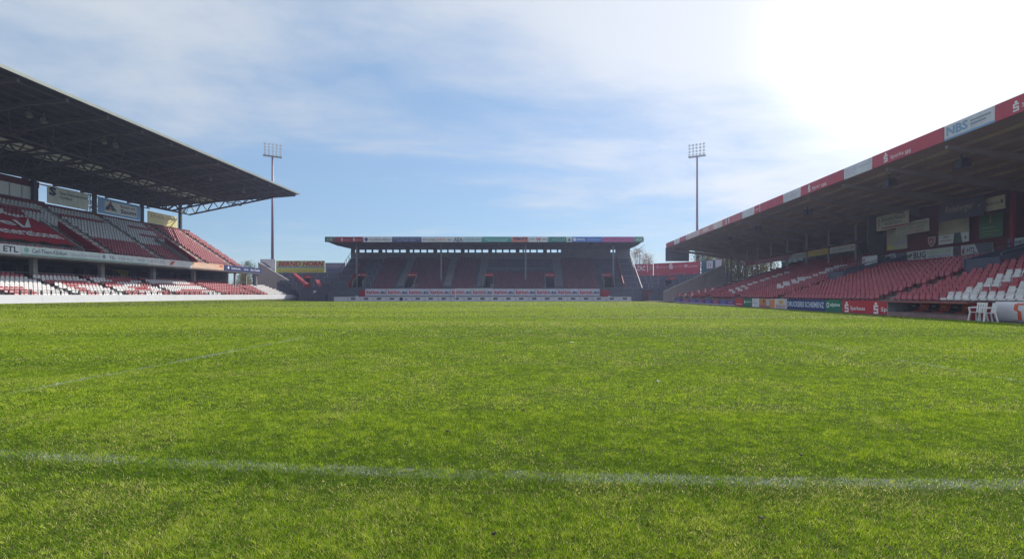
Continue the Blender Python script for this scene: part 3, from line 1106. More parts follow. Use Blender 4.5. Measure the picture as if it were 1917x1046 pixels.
# fascia boards
W_ = S(214, 216, 222)
fas = [
    (608, 626, 'dark green board at the left tip', S(60, 96, 76), [('t', 'AOK', .2, .2, .85, .8, S(190, 206, 196))]),
    (626, 680, 'dark red board second from the left', S(140, 36, 52), [('s', .26, .5, .6, S(226, 200, 200)), ('t', 'Sparkasse', .32, .2, .55, .5, S(206, 140, 146)), ('s', .68, .5, .6, S(226, 200, 200)), ('t', 'Sparkasse', .73, .2, .96, .5, S(206, 140, 146))]),
    (680, 734, 'white board with a blue diamond', W_, [('p', [(.03, .5), (.10, .95), (.17, .5), (.10, .05)], S(56, 66, 140)), ('t', 'Tischlerei Müller', .20, .25, .96, .65, S(130, 136, 160))]),
    (734, 789, 'navy board', S(62, 74, 124), [('t', 'IMMOBILIENSERVICE', .05, .55, .95, .82, S(150, 158, 190)), ('t', 'COTTBUS GMBH', .18, .15, .80, .42, S(150, 158, 190))]),
    (789, 848, 'white board with grey and orange words', W_, [('t', 'Internet', .06, .25, .45, .7, S(136, 120, 150)), ('t', 'online', .48, .25, .75, .7, S(220, 130, 110)), ('t', '.de', .80, .25, .95, .65, S(120, 130, 150))]),
    (848, 868, 'small white board with three green-grey capitals', S(196, 206, 214), [('t', 'AEA', .08, .08, .92, .82, {'bold': .03}, S(70, 100, 120))]),
    (868, 902, 'pale teal board', S(186, 206, 214), [('t', 'Lausitzer', .08, .3, .9, .72, S(140, 176, 190))]),
    (902, 957, 'teal green board', S(66, 156, 150), [('t', 'Gebäudewirtschaft', .1, .45, .9, .75, S(170, 214, 210)), ('r', .2, .2, .85, .3, S(170, 214, 210))]),
    (957, 989, 'orange red board with dark word', S(206, 122, 112), [('t', 'maury', .15, .2, .95, .85, {'bold': .03}, S(56, 44, 70))]),
    (989, 1025, 'white board with a red slanted mark', W_, [('r', .05, .4, .35, .7, S(176, 182, 196)), ('t', 'W', .40, .15, .68, .85, {'bold': .03}, S(196, 60, 70)), ('r', .72, .4, .96, .62, S(150, 156, 180))]),
    (1025, 1060, 'dark green board with pale capitals', S(56, 128, 124), [('r', .0, 0, .1, 1, S(110, 160, 140)), ('t', 'ARCUS', .2, .22, .95, .78, {'bold': .02}, S(120, 176, 170))]),
    (1060, 1071, 'narrow white board with a green triangle', S(200, 212, 214), [('p', [(.2, .2), (.8, .2), (.5, .85)], S(60, 120, 110))]),
    (1071, 1128, 'blue board with a white disc', S(72, 122, 206), [('c', .08, .5, .33, S(226, 232, 246)), ('t', 'PWG', .17, .25, .42, .7, {'bold': .03}, S(226, 232, 246)), ('r', .5, .3, .95, .42, S(140, 176, 226)), ('r', .5, .55, .95, .65, S(140, 176, 226))]),
    (1128, 1187, 'pink purple board with four marks', S(176, 96, 156), [('r', .03 + .245 * i, .2, .20 + .245 * i, .85, S(206, 90, 150)) for i in range(4)] + [('t', 'ADK', .04 + .245 * i, .4, .19 + .245 * i, .75, S(130, 70, 140)) for i in range(4)]),
    (1187, 1205, 'grey green board at the right tip', S(90, 140, 126), [('t', 'AOK', .2, .2, .9, .8, S(206, 220, 214))]),
]
for (a, b_, w, colr, it) in fas:
    sign('fascia_board', '%s of the far roof edge' % w if 'tip' in w else '%s on the far roof edge' % w, 'advertising board', FF, xF(a, 105.9) + .02, xF(b_, 105.9) - .02, 12.05, 13.15, 105.9, colr, it, t=.08)
# banner on the front wall, one length after another
pos = ['leftmost', 'second', 'third', 'fourth', 'fifth', 'sixth', 'seventh', 'eighth', 'ninth', 'tenth', 'rightmost']
for k in range(11):
    a = 684 + 39.9 * k
    x0, x1 = xF(a, 106.9), xF(a + 39.4, 106.9)
    tail = 'karton'
    sign('wall_banner', '%s length from the left of the white banner on the far stand wall' % pos[k] if 0 < k < 10 else '%s length of the white banner on the far stand wall' % pos[k], 'banner', FF, x0, x1, .95, 2.42, 106.85, S(206, 206, 224), [
        ('t', 'karton', .06, .26, .66, .82, {'bold': .03}, S(196, 40, 74)), ('t', '.eu', .68, .26, .96, .66, {'bold': .03}, S(50, 56, 120))], t=.03, group='banner lengths on the far stand wall')
# perimeter boards before the far stand
W0, NB = (1182 - 625) / 23.0, 23
for k in range(NB):
    a = 625 + W0 * k
    x0, x1 = xF(a, 104), xF(a + W0, 104)
    if k == 0:
        lab = 'blank white perimeter board, leftmost before the far stand'
        it = []
    elif k == 5:
        lab = 'white perimeter board with a round dark mark before the far stand'
        it = [('c', .2, .5, .4, S(40, 40, 70)), ('r', .45, .3, .7, .6, S(150, 140, 180))]
    elif k == NB - 1:
        lab = 'white perimeter board with a small black patch, rightmost before the far stand'
    else:
        lab = 'white perimeter board with small black patch before the far stand, %s from the left' % ORD[k]
    if k not in (0, 5):
        it = [('r', .32, .36, .66, .78, S(36, 38, 60)), ('t', 'L', .06, .25, .12, .7, S(70, 72, 110)), ('t', 'cottbus', .34, .48, .64, .66, S(150, 150, 170))]
    o = sign('perimeter_board', lab, 'advertising board', FF, x0 + .015, x1 - .015, -.15, .78, 104.0, S(214, 212, 228), it, t=.05, group='boards before the far stand')
    mb = MB(FF)
    for x in (x0 + .3, x1 - .3):
        mb.bar((x, 104.07, .7), (x, 104.45, -.15), .04)
    mb.build('support', STEEL_G, o)
# goal
gx = (xF(855, 102.5) + xF(919.5, 102.5)) / 2
GY = 102.5
gl_ = thing('goal', 'white football goal with net in front of the far stand', 'goal', (gx, GY, -.14))
for sx in (-3.72, 3.72):
    MB().bar((gx + sx, GY, -.14), (gx + sx, GY, 2.36), .13, .13, 8).build('post', WHITE, gl_)
MB().bar((gx - 3.78, GY, 2.36), (gx + 3.78, GY, 2.36), .13, .13, 8).build('crossbar', WHITE, gl_)
mb = MB()
for i in range(25):
    x = gx - 3.66 + i * .305
    mb.bar((x, GY + .05, 2.34), (x, GY + .9, 2.2), .012)
    mb.bar((x, GY + .9, 2.2), (x, GY + 2.0, -.13), .012)
for j in range(9):
    f = j / 8
    mb.bar((gx - 3.66, GY + .9 + 1.1 * f, 2.2 - 2.33 * f), (gx + 3.66, GY + .9 + 1.1 * f, 2.2 - 2.33 * f), .012)
    for sx in (-3.66, 3.66):
        mb.bar((gx + sx, GY, 2.3 - 2.4 * f), (gx + sx, GY + .9 + 1.1 * f, 2.2 - 2.33 * f), .012)
mb.build('net', mat(S(220, 220, 220), .8, .05), gl_)


# ================================================================ corners
def corner(name, label, front, back, z0, z1, rows, org, m):
    st = thing(name, label, 'terrace', org)
    front, back = [Vector(p) for p in front], [Vector(p) for p in back]
    nP = len(front)
    mb = MB()
    L = lambda t, k: front[k].lerp(back[k], t)
    for i in range(rows):
        a, b_, z = i / rows, (i + 1) / rows, z0 + (z1 - z0) * i / (rows - 1)
        zp = -.2 if i == 0 else z0 + (z1 - z0) * (i - 1) / (rows - 1)
        for k in range(nP - 1):
            p, q = L(a, k), L(a, k + 1)
            r, s_ = L(b_, k), L(b_, k + 1)
            mb.face((p.x, p.y, zp), (q.x, q.y, zp), (q.x, q.y, z), (p.x, p.y, z))
            mb.face((p.x, p.y, z), (q.x, q.y, z), (s_.x, s_.y, z), (r.x, r.y, z))
    for k in range(nP - 1):
        r, s_ = L(1, k), L(1, k + 1)
        mb.face((s_.x, s_.y, -.2), (r.x, r.y, -.2), (r.x, r.y, z1), (s_.x, s_.y, z1))
    for k in (0, nP - 1):
        for i in range(rows):
            a, b_ = L(i / rows, k), L((i + 1) / rows, k)
            z = z0 + (z1 - z0) * i / (rows - 1)
            mb.face((a.x, a.y, -.2), (b_.x, b_.y, -.2), (b_.x, b_.y, z), (a.x, a.y, z))
    mb.build('steps', m, st)
    for k in range(nP - 1):
        for j, t in enumerate((.25, .5, .75)):
            for h in (.15, .6):
                p, q = L(t, k).lerp(L(t, k + 1), h), L(t, k).lerp(L(t, k + 1), h + .28)
                z = z0 + (z1 - z0) * (t * rows - .5) / (rows - 1)
                bb = MB()
                bb.bar((p.x, p.y, z + 1.1), (q.x, q.y, z + 1.1), .06)
                bb.bar((p.x, p.y, z - .4), (p.x, p.y, z + 1.1), .06)
                bb.bar((q.x, q.y, z - .4), (q.x, q.y, z + 1.1), .06)
                bb.build('crush_barrier', STEEL_G, st)
    return st


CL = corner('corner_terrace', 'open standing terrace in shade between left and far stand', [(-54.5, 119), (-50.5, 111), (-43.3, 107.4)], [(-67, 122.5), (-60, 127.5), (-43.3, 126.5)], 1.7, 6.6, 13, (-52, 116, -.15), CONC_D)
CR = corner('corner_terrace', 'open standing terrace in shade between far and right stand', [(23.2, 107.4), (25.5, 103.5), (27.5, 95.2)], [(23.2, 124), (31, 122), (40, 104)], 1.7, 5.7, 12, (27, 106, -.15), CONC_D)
# red stair flanks and doors of the left corner
for (p, q, w) in (((548, 513, 124), (572, 533, 114), .8), ((590, 525, 119), (604, 552, 109.5), .9)):
    x0, y0, z0 = xF(p[0], p[2]), p[2], zAt(p[1], p[2])
    x1, y1, z1 = xF(q[0], q[2]), q[2], zAt(q[1], q[2])
    mb = MB()
    mb.face((x0, y0, z0 - .9), (x1, y1, z1 - .9), (x1, y1, z1 + .2), (x0, y0, z0 + .2))
    mb.face((x0 + w, y0, z0 + .2), (x0, y0, z0 + .2), (x1, y1, z1 + .2), (x1 + w, y1, z1 + .2))
    mb.face((x0 + w, y0, z0 - .9), (x0 + w, y0, z0 + .2), (x1 + w, y1, z1 + .2), (x1 + w, y1, z1 - .9))
    mb.face((x1, y1, z1 - .9), (x1 + w, y1, z1 - .9), (x1 + w, y1, z1 + .2), (x1, y1, z1 + .2))
    mb.build('stair_wall', RED_P, CL)
sign('exit_sign', None, None, FF, xF(570, 117), xF(582, 117), zAt(521, 117), zAt(515, 117), 117, S(168, 30, 44), [('r', .3, .42, .9, .58, S(214, 170, 170))], parent=CL)
MB().box((xF(571, 117.2), 117.1, 2.6), (xF(581, 117.2), 117.4, zAt(521.4, 117))).build('doorway', BLACK, CL)
sign('notice', None, None, FF, xF(586.5, 109), xF(592, 109), zAt(549, 109), zAt(543.5, 109), 109, S(214, 214, 224), [], parent=CL)
sign('exit_sign', None, None, FF, xF(1244, 112), xF(1258, 112), zAt(524, 112), zAt(519, 112), 109, S(176, 36, 50), [('r', .3, .42, .9, .58, S(220, 180, 180))], parent=CR)
MB().box((xF(1245, 109.2), 109.1, 2.2), (xF(1257, 109.2), 109.4, zAt(524.4, 109))).build('doorway', BLACK, CR)
MB().box((xF(1206, 106.3), 106.2, -.1), (xF(1223, 106.3), 106.4, 2.1)).build('gate', RED_D, CR)
sign('notice', None, None, FF, xF(1219, 106), xF(1223.5, 106), zAt(554.5, 106), zAt(549, 106), 106, S(226, 226, 240), [], parent=CR)
MB().box((xF(1206, 106.6), 106.5, -.1), (xF(1243, 106.6), 106.8, 1.75)).build('front_wall', CONC_D, CR)

# side walls closing the long stands
WALL_PK = mat(S(176, 160, 160), .85, .1, .5, dirt=.3, name='rendered wall')
wl = MB()
Yw = 121.0
pts = [(485, 568), (485, 492), (578, 547), (578, 568)]
wl.extr_v([(xF(a, Yw), zAt(b_, Yw) if b_ != 568 else -.1) for a, b_ in pts], Yw - .4, Yw)
wlo = tag(wl.build('side_wall', WALL_PK, at=(xF(530, Yw), Yw, 0)), 'sloping rendered side wall at the far end of the left stand', 'wall')
mb = MB()
mb.bar((xF(485, Yw), Yw - .2, zAt(491.5, Yw)), (xF(578, Yw), Yw - .2, zAt(546.5, Yw)), .5, .14)
mb.build('coping', CONC, wlo)
Yr = 95.0
wr = MB()
pts = [(1242, 568), (1242, 546), (1355, 496), (1355, 568)]
wr.extr_v([(xF(a, Yr), zAt(b_, Yr) if b_ != 568 else -.1) for a, b_ in pts], Yr - .4, Yr)
wro = tag(wr.build('side_wall', WALL_PK, at=(xF(1300, Yr), Yr, 0)), 'sloping rendered side wall at the far end of the right stand', 'wall')
mb = MB()
mb.bar((xF(1242, Yr), Yr - .2, zAt(545.5, Yr)), (xF(1355, Yr), Yr - .2, zAt(495.5, Yr)), .5, .14)
mb.build('coping', STEP_L, wro)

# billboards above the corners
YB = 128.6
def fsign(a, b_, t_, bt, Y, *r, **k):
    return sign('billboard', r[0], 'billboard', FF, xF(a, Y), xF(b_, Y), zAt(bt, Y), zAt(t_, Y), Y, r[1], r[2], t=.12, **k)
o1 = fsign(487, 515, 485, 513, 122.6, 'white billboard with grey sketch above the left side wall', S(222, 216, 226), [('p', [(.1, .85), (.35, .75), (.7, .45), (.68, .38), (.3, .68)], S(110, 104, 140)), ('p', [(.45, .25), (.55, .25), (.55, .6), (.45, .6)], S(120, 114, 140)), ('c', .85, .2, .14, S(130, 180, 190))])
o2 = fsign(517, 608, 488, 511, YB, 'yellow green billboard with tall red letters above the left corner', S(166, 170, 96), [('r', 0, .42, 1, .50, S(80, 130, 170)), ('t', 'BERND HORN', .04, .54, .98, .96, {'bold': .05, 'shear': .2}, S(150, 36, 46)), ('r', 0, 0, 1, .40, S(190, 180, 50)), ('t', 'Bauunternehmen Cottbus', .06, .12, .95, .30, S(150, 140, 60))])
o3 = fsign(609, 646, 492, 513, YB - 1.0, 'dull grey billboard beside the left end of the far stand', S(112, 118, 140), [('t', 'STADION', .1, .68, .85, .88, S(176, 130, 156)), ('r', .1, .1, .9, .5, S(88, 94, 120))])
for o, (a, b_, Y, bt) in ((o1, (488, 514, 122.75, 513)), (o2, (520, 605, YB + .14, 511)), (o3, (612, 644, YB - .85, 513))):
    for k in range(3):
        x = xF(a + (b_ - a) * k / 2, Y)
        MB().bar((x, Y + .08, 0), (x, Y + .08, zAt(bt - 14, Y)), .14).build('post', STEEL_D, o)
RB = S(176, 44, 66)
r1 = sign('billboard', 'red billboard with white capitals beside the right end of the far stand', 'billboard', FF, xF(1187, 121.5), xF(1223.5, 121), zAt(516, 121), zAt(494, 121), 121.6, RB, [('t', 'ZAC', .14, .42, .60, .86, {'bold': .04}, S(230, 206, 216)), ('p', [(.68, .3), (.74, .3), (.74, .95), (.68, .95)], S(214, 190, 200)), ('p', [(.78, .4), (.97, .6), (.95, .9), (.80, .75)], S(120, 130, 110))], t=.1)
r2 = sign('billboard', 'long red billboard with three white marks above the right corner terrace', 'billboard', FF, xF(1224, 120.5), xF(1311, 118), zAt(516, 119), zAt(492.5, 119), 120.5, RB, [
    ('s', .08, .72, .3, S(206, 130, 150)), ('t', 'Sparkasse', .12, .58, .30, .76, S(214, 150, 166)), ('s', .37, .72, .42, S(236, 214, 224)), ('t', 'Sparkasse', .42, .58, .62, .76, S(206, 130, 150)), ('c', .69, .70, .12, S(220, 160, 176)), ('t', 'Lausitz', .73, .58, .94, .76, S(220, 160, 176))], t=.1, dv=-2.5, dz=.35)
r3 = sign('billboard', 'dark teal and white billboard above the right side wall', 'billboard', FF, xF(1312, 112), xF(1350, 110), zAt(514, 111), zAt(488, 111), 111.5, S(60, 96, 120), [('r', .25, .42, .55, .95, S(206, 210, 226)), ('r', .68, .45, .98, .98, S(200, 196, 214)), ('t', 'SV', .30, .5, .5, .85, S(150, 90, 110))], t=.1, dv=-2, dz=.2)
for o, pr in ((r1, ((1190, 121.8), (1221, 121.8))), (r2, ((1226, 120.75), (1266, 119.6), (1308, 118.4))), (r3, ((1314, 111.7), (1348, 109.9)))):
    for px, Y in pr:
        MB().bar((xF(px, Y), Y + .06, 0), (xF(px, Y), Y + .06, zAt(500, Y)), .14).build('post', STEEL_D, o)


# ================================================================ floodlight masts
MAROON = mat(S(116, 78, 96), .5, .1, .3, name='mast paint')


def mast(px, Y, side, label):
    X = xF(px, Y)
    base = Vector((X, Y, -.3))
    top = zAt(293, Y)
    st = thing('floodlight_mast', label, 'floodlight mast', base, 'floodlight masts')
    MB().bar((X, Y, -.3), (X, Y, top), .78, .78, 12, .42).build('pole', MAROON, st, True)
    # head frame turned towards the centre spot
    dr = Vector((-10 - X, 50 - Y, 0)).normalized()
    rt = Vector((dr.y, -dr.x, 0))
    c = Vector((X, Y, top))
    hw = 2.3
    pl = MB()
    a, b_ = c - rt * hw, c + rt * hw
    pl.bar(a, b_, .55, .34)
    pl.build('platform', STEEL_G, st)
    fr = MB()
    for i in range(5):
        o_ = rt * (-1.9 + .95 * i) + dr * .15
        fr.bar(c + o_ + Vector((0, 0, .1)), c + o_ + Vector((0, 0, 3.4)), .05)
    fr.build('frame', STEEL_G, st)
    lamp = MB()
    n = 10
    rings = []
    for (dd, rr) in ((.0, .14), (.22, .30), (.30, .34)):
        rings.append([lamp.pt(Vector((0, 0, 0)) + dr * dd - Vector((0, 0, .45)) * dd + (rt * math.cos(2 * math.pi * k / n) + Vector((0, 0, 1)) * math.sin(2 * math.pi * k / n)) * rr) for k in range(n)])
    for r0, r1 in zip(rings, rings[1:]):
        for k in range(n):
            lamp.f.append([r0[k], r0[(k + 1) % n], r1[(k + 1) % n], r1[k]])
    lamp.f.append(rings[0][::-1])
    lamp.f.append(rings[-1])
    lm = lamp.mesh('lamp', mat(S(232, 232, 234), .4, .04, .5))
    for i in range(5):
        for j in range(4):
            o_ = bpy.data.objects.new('lamp', lm)
            C.objects.link(o_)
            o_.parent = st
            o_.location = c + rt * (-1.9 + .95 * i) + dr * .25 + Vector((0, 0, .55 + .88 * j)) - base
    return st


mast(510, 140, -1, 'tall slim floodlight mast rising behind the end of the left stand')
mast(1305, 140, 1, 'tall slim floodlight mast rising behind the right stand roof')


# ================================================================ right stand
RS = thing('grandstand', 'old covered grandstand with red seats along the right side of the pitch', 'grandstand', FR(55, 32, 0))
TV0, TDV, TZ0, TDZ, TROWS = 23.3, 0.82, 0.62, 0.262, 21
TEND = 77.5
ravom = [(33.6, 36.2, 9), (49.7, 52.0, 8)]       # stairwells: from, to, first row kept behind


def tier_seg(a, b_, r0, r1, zb=-.1):
    return terrace(FR, a, b_, TV0, TDV, TZ0, TDZ, r0, r1, zb, CONC, RS, 'tier')


BLK = (38.4, 53.2)     # the raised block in the middle stands on the rows from row 14 up
tier_seg(14, 33.6, 0, TROWS)
tier_seg(33.6, 36.2, 0, 9)
tier_seg(36.2, 49.7, 0, 15)
tier_seg(49.7, 52.0, 0, 8)
tier_seg(52.0, TEND, 0, TROWS)
tier_seg(TEND, 92, 0, 6)
for a, b_, r in ravom:
    v0 = TV0 + r * TDV
    z0 = TZ0 + r * TDZ
    MB(FR).box((a, v0 + .1, -.1), (b_, TV0 + 15 * TDV, z0 - 1.3)).build('stair_floor', CONC_D, RS)
    for uu in (a - .16, b_ + .02):
        MB(FR).extr_u([(v0 - .5, z0 - 1.2), (v0 - .5, z0 + .75), (v0 + 5.8, z0 + 2.4), (v0 + 5.8, z0 - 1.2)], uu, uu + .14).build('stair_wall', CONC_D, RS)
    MB(FR).box((a, v0 - .45, z0 - .2), (b_, v0 - .30, z0 + .75)).build('stair_wall', CONC_D, RS)
    mb = MB(FR)
    for uu in (a - .09, b_ + .09):
        mb.bar((uu, v0 - .4, z0 + 1.0), (uu, v0 + 5.7, z0 + 2.65), .05)
        for k in range(4):
            mb.bar((uu, v0 - .3 + 1.9 * k, z0 + .7 + .5 * k), (uu, v0 - .3 + 1.9 * k, z0 + 1.03 + .51 * k), .05)
    mb.build('handrail', STEEL_G, RS)
r_aisles = [34.9, 50.7, 62.0, 21.5, 73.0]
for u in r_aisles:
    rr = next((r for a, b_, r in ravom if a < u < b_), TROWS)
    aisle(FR, u, 1.15, TV0, TDV, TZ0, TDZ, 0, rr, mat(S(104, 100, 98), .8, .15, 1.0, dirt=.2), RS)


def col_right(u, i):
    w = u + i * .10
    if u < 33:
        d = 29.5 + i * .17
        if d - 1.5 < u < d and i < 10: return 'w'
        if 25.4 < u < 26.9 and i < 5: return 'w'
        if i == 0 and u < 28.4: return 'w'
    if 53 < u < TEND:
        if 55.0 + i * .12 < u < 56.6 + i * .12 and 2 < i < 13: return 'w'
        if 57.6 < u < 59.0 and i in (4, 5, 6, 7, 11, 12): return 'w'
        if 68.0 < u < 69.6 and 1 < i < 12: return 'w'
        if 65 < u < 66.3 and i in (1, 2, 3): return 'w'
    return 'r'


spots = []
for i in range(TROWS - 1):
    u = 16.0 + (i % 2) * .27
    while u < TEND - .3:
        ok = not any(abs(u - a) < .85 for a in r_aisles)
        ok &= not any(a - .3 < u < b_ + .3 and i >= r - 1 for a, b_, r in ravom)
        ok &= not (BLK[0] - 2.2 < u < BLK[1] and i >= 12)
        if ok:
            spots.append((u, TV0 + i * TDV + .05, TZ0 + i * TDZ, col_right(u, i)))
        u += .54
for i in range(5):
    u = TEND + .6
    while u < 90 - i * 2.0:
        spots.append((u, TV0 + i * TDV + .05, TZ0 + i * TDZ, 'w' if int(u * 1.3 + i) % 5 == 0 else 'r'))
        u += .56
fill_seats(RS, FR, spots)
# stepped end wall of the seats with pale caps
for i in range(4, TROWS):
    v, z = TV0 + i * TDV, TZ0 + i * TDZ
    MB(FR).box((TEND + .02, v + .004, -.1), (TEND + .3, v + TDV - .004, z + .75)).build('end_wall', CONC_D, RS)
    if i % 2 == 0:
        MB(FR).box((TEND - .02, v + .02, z + .752), (TEND + .34, v + TDV - .02, z + .84)).build('coping', STEP_L, RS)
# posts, beam and rear glazed wall
BV = 41.2
posts = [uR(px, 35.6) for px in (1602, 1551, 1510, 1474, 1443, 1418, 1398)]
for u in posts:
    MB(FR).bar((u, 35.6, 4.2), (u, 35.6, 9.3), .20, .20, 8).build('roof_post', mat(S(166, 160, 150), .6, .1), RS)
MB(FR).box((posts[0] - .2, 35.5, 6.95), (84, 35.68, 7.15)).build('beam', RED_D, RS)
MB(FR).box((14, BV, -.1), (33.5, BV + .3, 8.9)).build('rear_wall', mat(S(78, 70, 68), .8, .15, .5, dirt=.3), RS)
MB(FR).box((52.5, BV, -.1), (88, BV + .3, 6.5)).build('rear_wall', mat(S(150, 146, 138), .8, .15, .5, dirt=.3), RS)
MB(FR).box((52.5, BV, 8.0), (88, BV + .3, 8.9)).build('rear_wall', mat(S(150, 146, 138), .8, .15, .5, dirt=.3), RS)
k = 0
u = 52.6
while u < 87:
    w = MB(FR).box((u, BV + .08, 6.5), (u + .12, BV + .24, 8.0)).build('window_post', STEEL_D, RS)
    w = MB(FR).box((u + .125, BV + .14, 6.5), (u + 1.88, BV + .16, 8.0)).build('window', mat(S(70, 84, 84), .1, .1), RS)
    u += 2.0
# end of the stand: slender posts
for k, px in enumerate((1361, 1369, 1382, 1395, 1408)):
    x = xF(px, 99)
    MB().bar((x, 99, -.1), (x, 99, 9.6), .24).build('roof_post', mat(S(120, 108, 98), .7, .1), RS)
# raised block in the middle
v0, v1 = 35.62, 42.0
MB(FR).box((BLK[0], v0, -.1), (BLK[1], v1, 9.35)).build('press_block', RED_D, RS)
MB(FR).extr_u([(v0 - 1.6, 6.0), (v0 - 1.6, 9.5), (v0 + .02, 9.45), (v0 + .02, 4.2)], BLK[1] - .1, BLK[1] + .12).build('block_cheek', mat(S(96, 90, 88), .8, .15), RS)
MB(FR).box((BLK[0] - .5, v0 - .5, 4.0), (BLK[0] - .25, v0 - .25, 9.4)).build('block_pillar', RED_P, RS)
MB(FR).box((BLK[0] - 6, v0 + 2.5, 4.0), (BLK[0] - .6, v0 + 2.7, 8.9)).build('block_recess', mat(S(50, 46, 46), .8, .15), RS)
# roof
RZR = lambda v: 10.62 - (v - 25) * .113
rroof = MB(FR).extr_u([(25.0, RZR(25)), (25.0, RZR(25) + .3), (46, RZR(46) + .3), (46, RZR(46))], 12, 103.4).build('roof', mat(S(150, 122, 104), .8, .2, .35, dirt=.25, name='timber roof soffit'), RS)
for k in range(13):
    v = 26.2 + k * 1.55
    MB(FR).bar((12, v, RZR(v) - .11), (103.3, v, RZR(v) - .11), .14, .20).build('purlin', mat(S(158, 130, 104), .8, .2, .5), rroof)
for k in range(17):
    u = 15 + k * 5.5
    MB(FR).extr_u([(25.2, RZR(25.2) - .22), (45.5, RZR(45.5) - .22), (45.5, RZR(45.5) - .75), (36, RZR(36) - .9), (25.2, RZR(25.2) - .42)], u - .11, u + .11).build('rafter', mat(S(140, 126, 122), .8, .2, .5), rroof)
# dark screen closing the far end under the roof
Ys = 103.0
MB().box((xF(1246, Ys), Ys - .1, zAt(489, Ys)), (xF(1289, Ys), Ys + .1, zAt(464, Ys))).build('end_screen', mat(S(92, 100, 118), .6, .12), RS)
MB().bar((xF(1289, Ys), Ys, zAt(489, Ys)), (xF(1289, Ys), Ys, zAt(466, Ys)), .18).build('end_screen_post', STEEL_G, RS)
# hanging loudspeakers
spk = [((1665, 342), 'nearest the front edge'), ((1800, 308), 'nearest the camera'), ((1512, 396), 'halfway along'), ((1418, 425), 'third from the far end'), ((1365, 443), 'second from the far end'), ((1306, 478), 'at the far end')]
for (px, py), w in spk:
    k = (VY - py) / (px - VX)
    v = (10.62 + .113 * 25 - CAM_H - .75) / (k + .113)
    if v < 25.6: v = 25.8
    u = uR(px, v)
    z = RZR(v)
    o = thing('loudspeaker', 'dark loudspeaker hung under the right stand roof, %s' % w, 'loudspeaker', FR(u, v, z - .3), 'loudspeakers under the right roof')
    MB(FR).bar((u, v, z - .35), (u, v, z - .02), .08).build('bracket', STEEL_D, o)
    mb = MB(FR)
    mb.extr_u([(v - .32, z - 1.0), (v - .20, z - .35), (v + .32, z - .35), (v + .32, z - .85)], u - .36, u + .36)
    mb.build('cabinet', BLACK, o)
    MB(FR).extr_u([(v - .335, z - .96), (v - .225, z - .40), (v - .222, z - .40), (v - .332, z - .96)], u - .30, u + .30).build('grille', STEEL_D, o)

# fascia boards on the right roof
RA, RBc, PW = S(186, 40, 58), S(196, 90, 96), S(214, 212, 222)
rf = [
    (1863, 2010, 'big red board nearest the camera', RA, [('s', .30, .45, .62, S(236, 226, 230)), ('t', 'Sparkasse', .38, .16, .8, .5, S(236, 220, 224))]),
    (1768, 1862, 'white board with blue letters', PW, [('r', 0, 0, 1, .12, S(120, 160, 204)), ('t', 'NBS', .05, .25, .50, .85, {'bold': .03}, S(120, 160, 196)), ('r', .55, .62, .94, .72, S(140, 150, 170)), ('r', .55, .40, .85, .50, S(140, 150, 170))]),
    (1693, 1767, 'red board left of the blue-lettered one', RA, [('t', 'sse', .02, .12, .18, .42, S(236, 216, 220))]),
    (1633, 1692, 'red board with white emblem and the start of a word', RA, [('s', .45, .5, .72, S(240, 230, 234)), ('t', 'Sparka', .60, .14, 1.0, .50, S(236, 216, 220))]),
    (1580, 1632, 'white board with three pale red capitals', PW, [('t', 'BSP', .06, .2, .48, .8, S(206, 196, 214)), ('r', .55, .55, .95, .65, S(190, 186, 204))]),
    (1537, 1579, 'red board with the end of a word', RA, [('t', 'sse', .02, .12, .25, .42, S(236, 216, 220))]),
    (1499, 1536, 'second red board with white emblem', RA, [('s', .45, .5, .72, S(240, 230, 234)), ('t', 'Spar', .60, .14, 1.0, .5, S(236, 216, 220))]),
    (1466, 1498, 'white board with faint words', PW, [('t', 'Reifen', .15, .3, .85, .7, S(206, 180, 196))]),
    (1438, 1465, 'plain red board in the middle', RA, []),
    (1412, 1437, 'red board with two pale bars', RA, [('r', .42, 0, .46, 1, S(226, 200, 206)), ('r', .1, .3, .35, .6, S(214, 130, 140))]),
    (1389, 1411, 'white blank board', PW, []),
    (1370, 1388, 'pale red board', RBc, []),
    (1352, 1369, 'pale red board with white bars', RBc, [('r', .4, .1, .5, .9, S(226, 206, 206)), ('r', .7, .1, .8, .9, S(226, 206, 206))]),
    (1336, 1351, 'cream board', S(226, 210, 206), []),
    (1309, 1335, 'faded orange board', S(214, 150, 144), [('r', .3, .2, .7, .8, S(230, 190, 184))]),
    (1284, 1308, 'pale pink board', S(226, 196, 196), []),
    (1272, 1283, 'small crimson board with pale letters', S(176, 30, 66), [('t', 'ATK', .2, .25, .95, .8, S(230, 160, 176))]),
    (1262, 1271, 'small pale board', S(222, 206, 210), []),
    (1247, 1261, 'crimson board at the far tip', S(170, 30, 62), []),
]
for (a, b_, w, colr, it) in rf:
    sign('fascia_board', '%s on the right roof edge' % w, 'advertising board', FR, uR(a, 24.9), uR(b_, 24.9), 10.58, 11.48, 24.9, colr, it, t=.08)

# signs on the raised block
def rsign(name, label, cat, a, b_, v, zt, zb, base, items, t=.06):
    return sign(name, label, cat, FR, uR(a, v), uR(b_, v), zb, zt, v, base, items, t=t)


def zR(px, py, v):
    return zAt(py, uR(px, v))


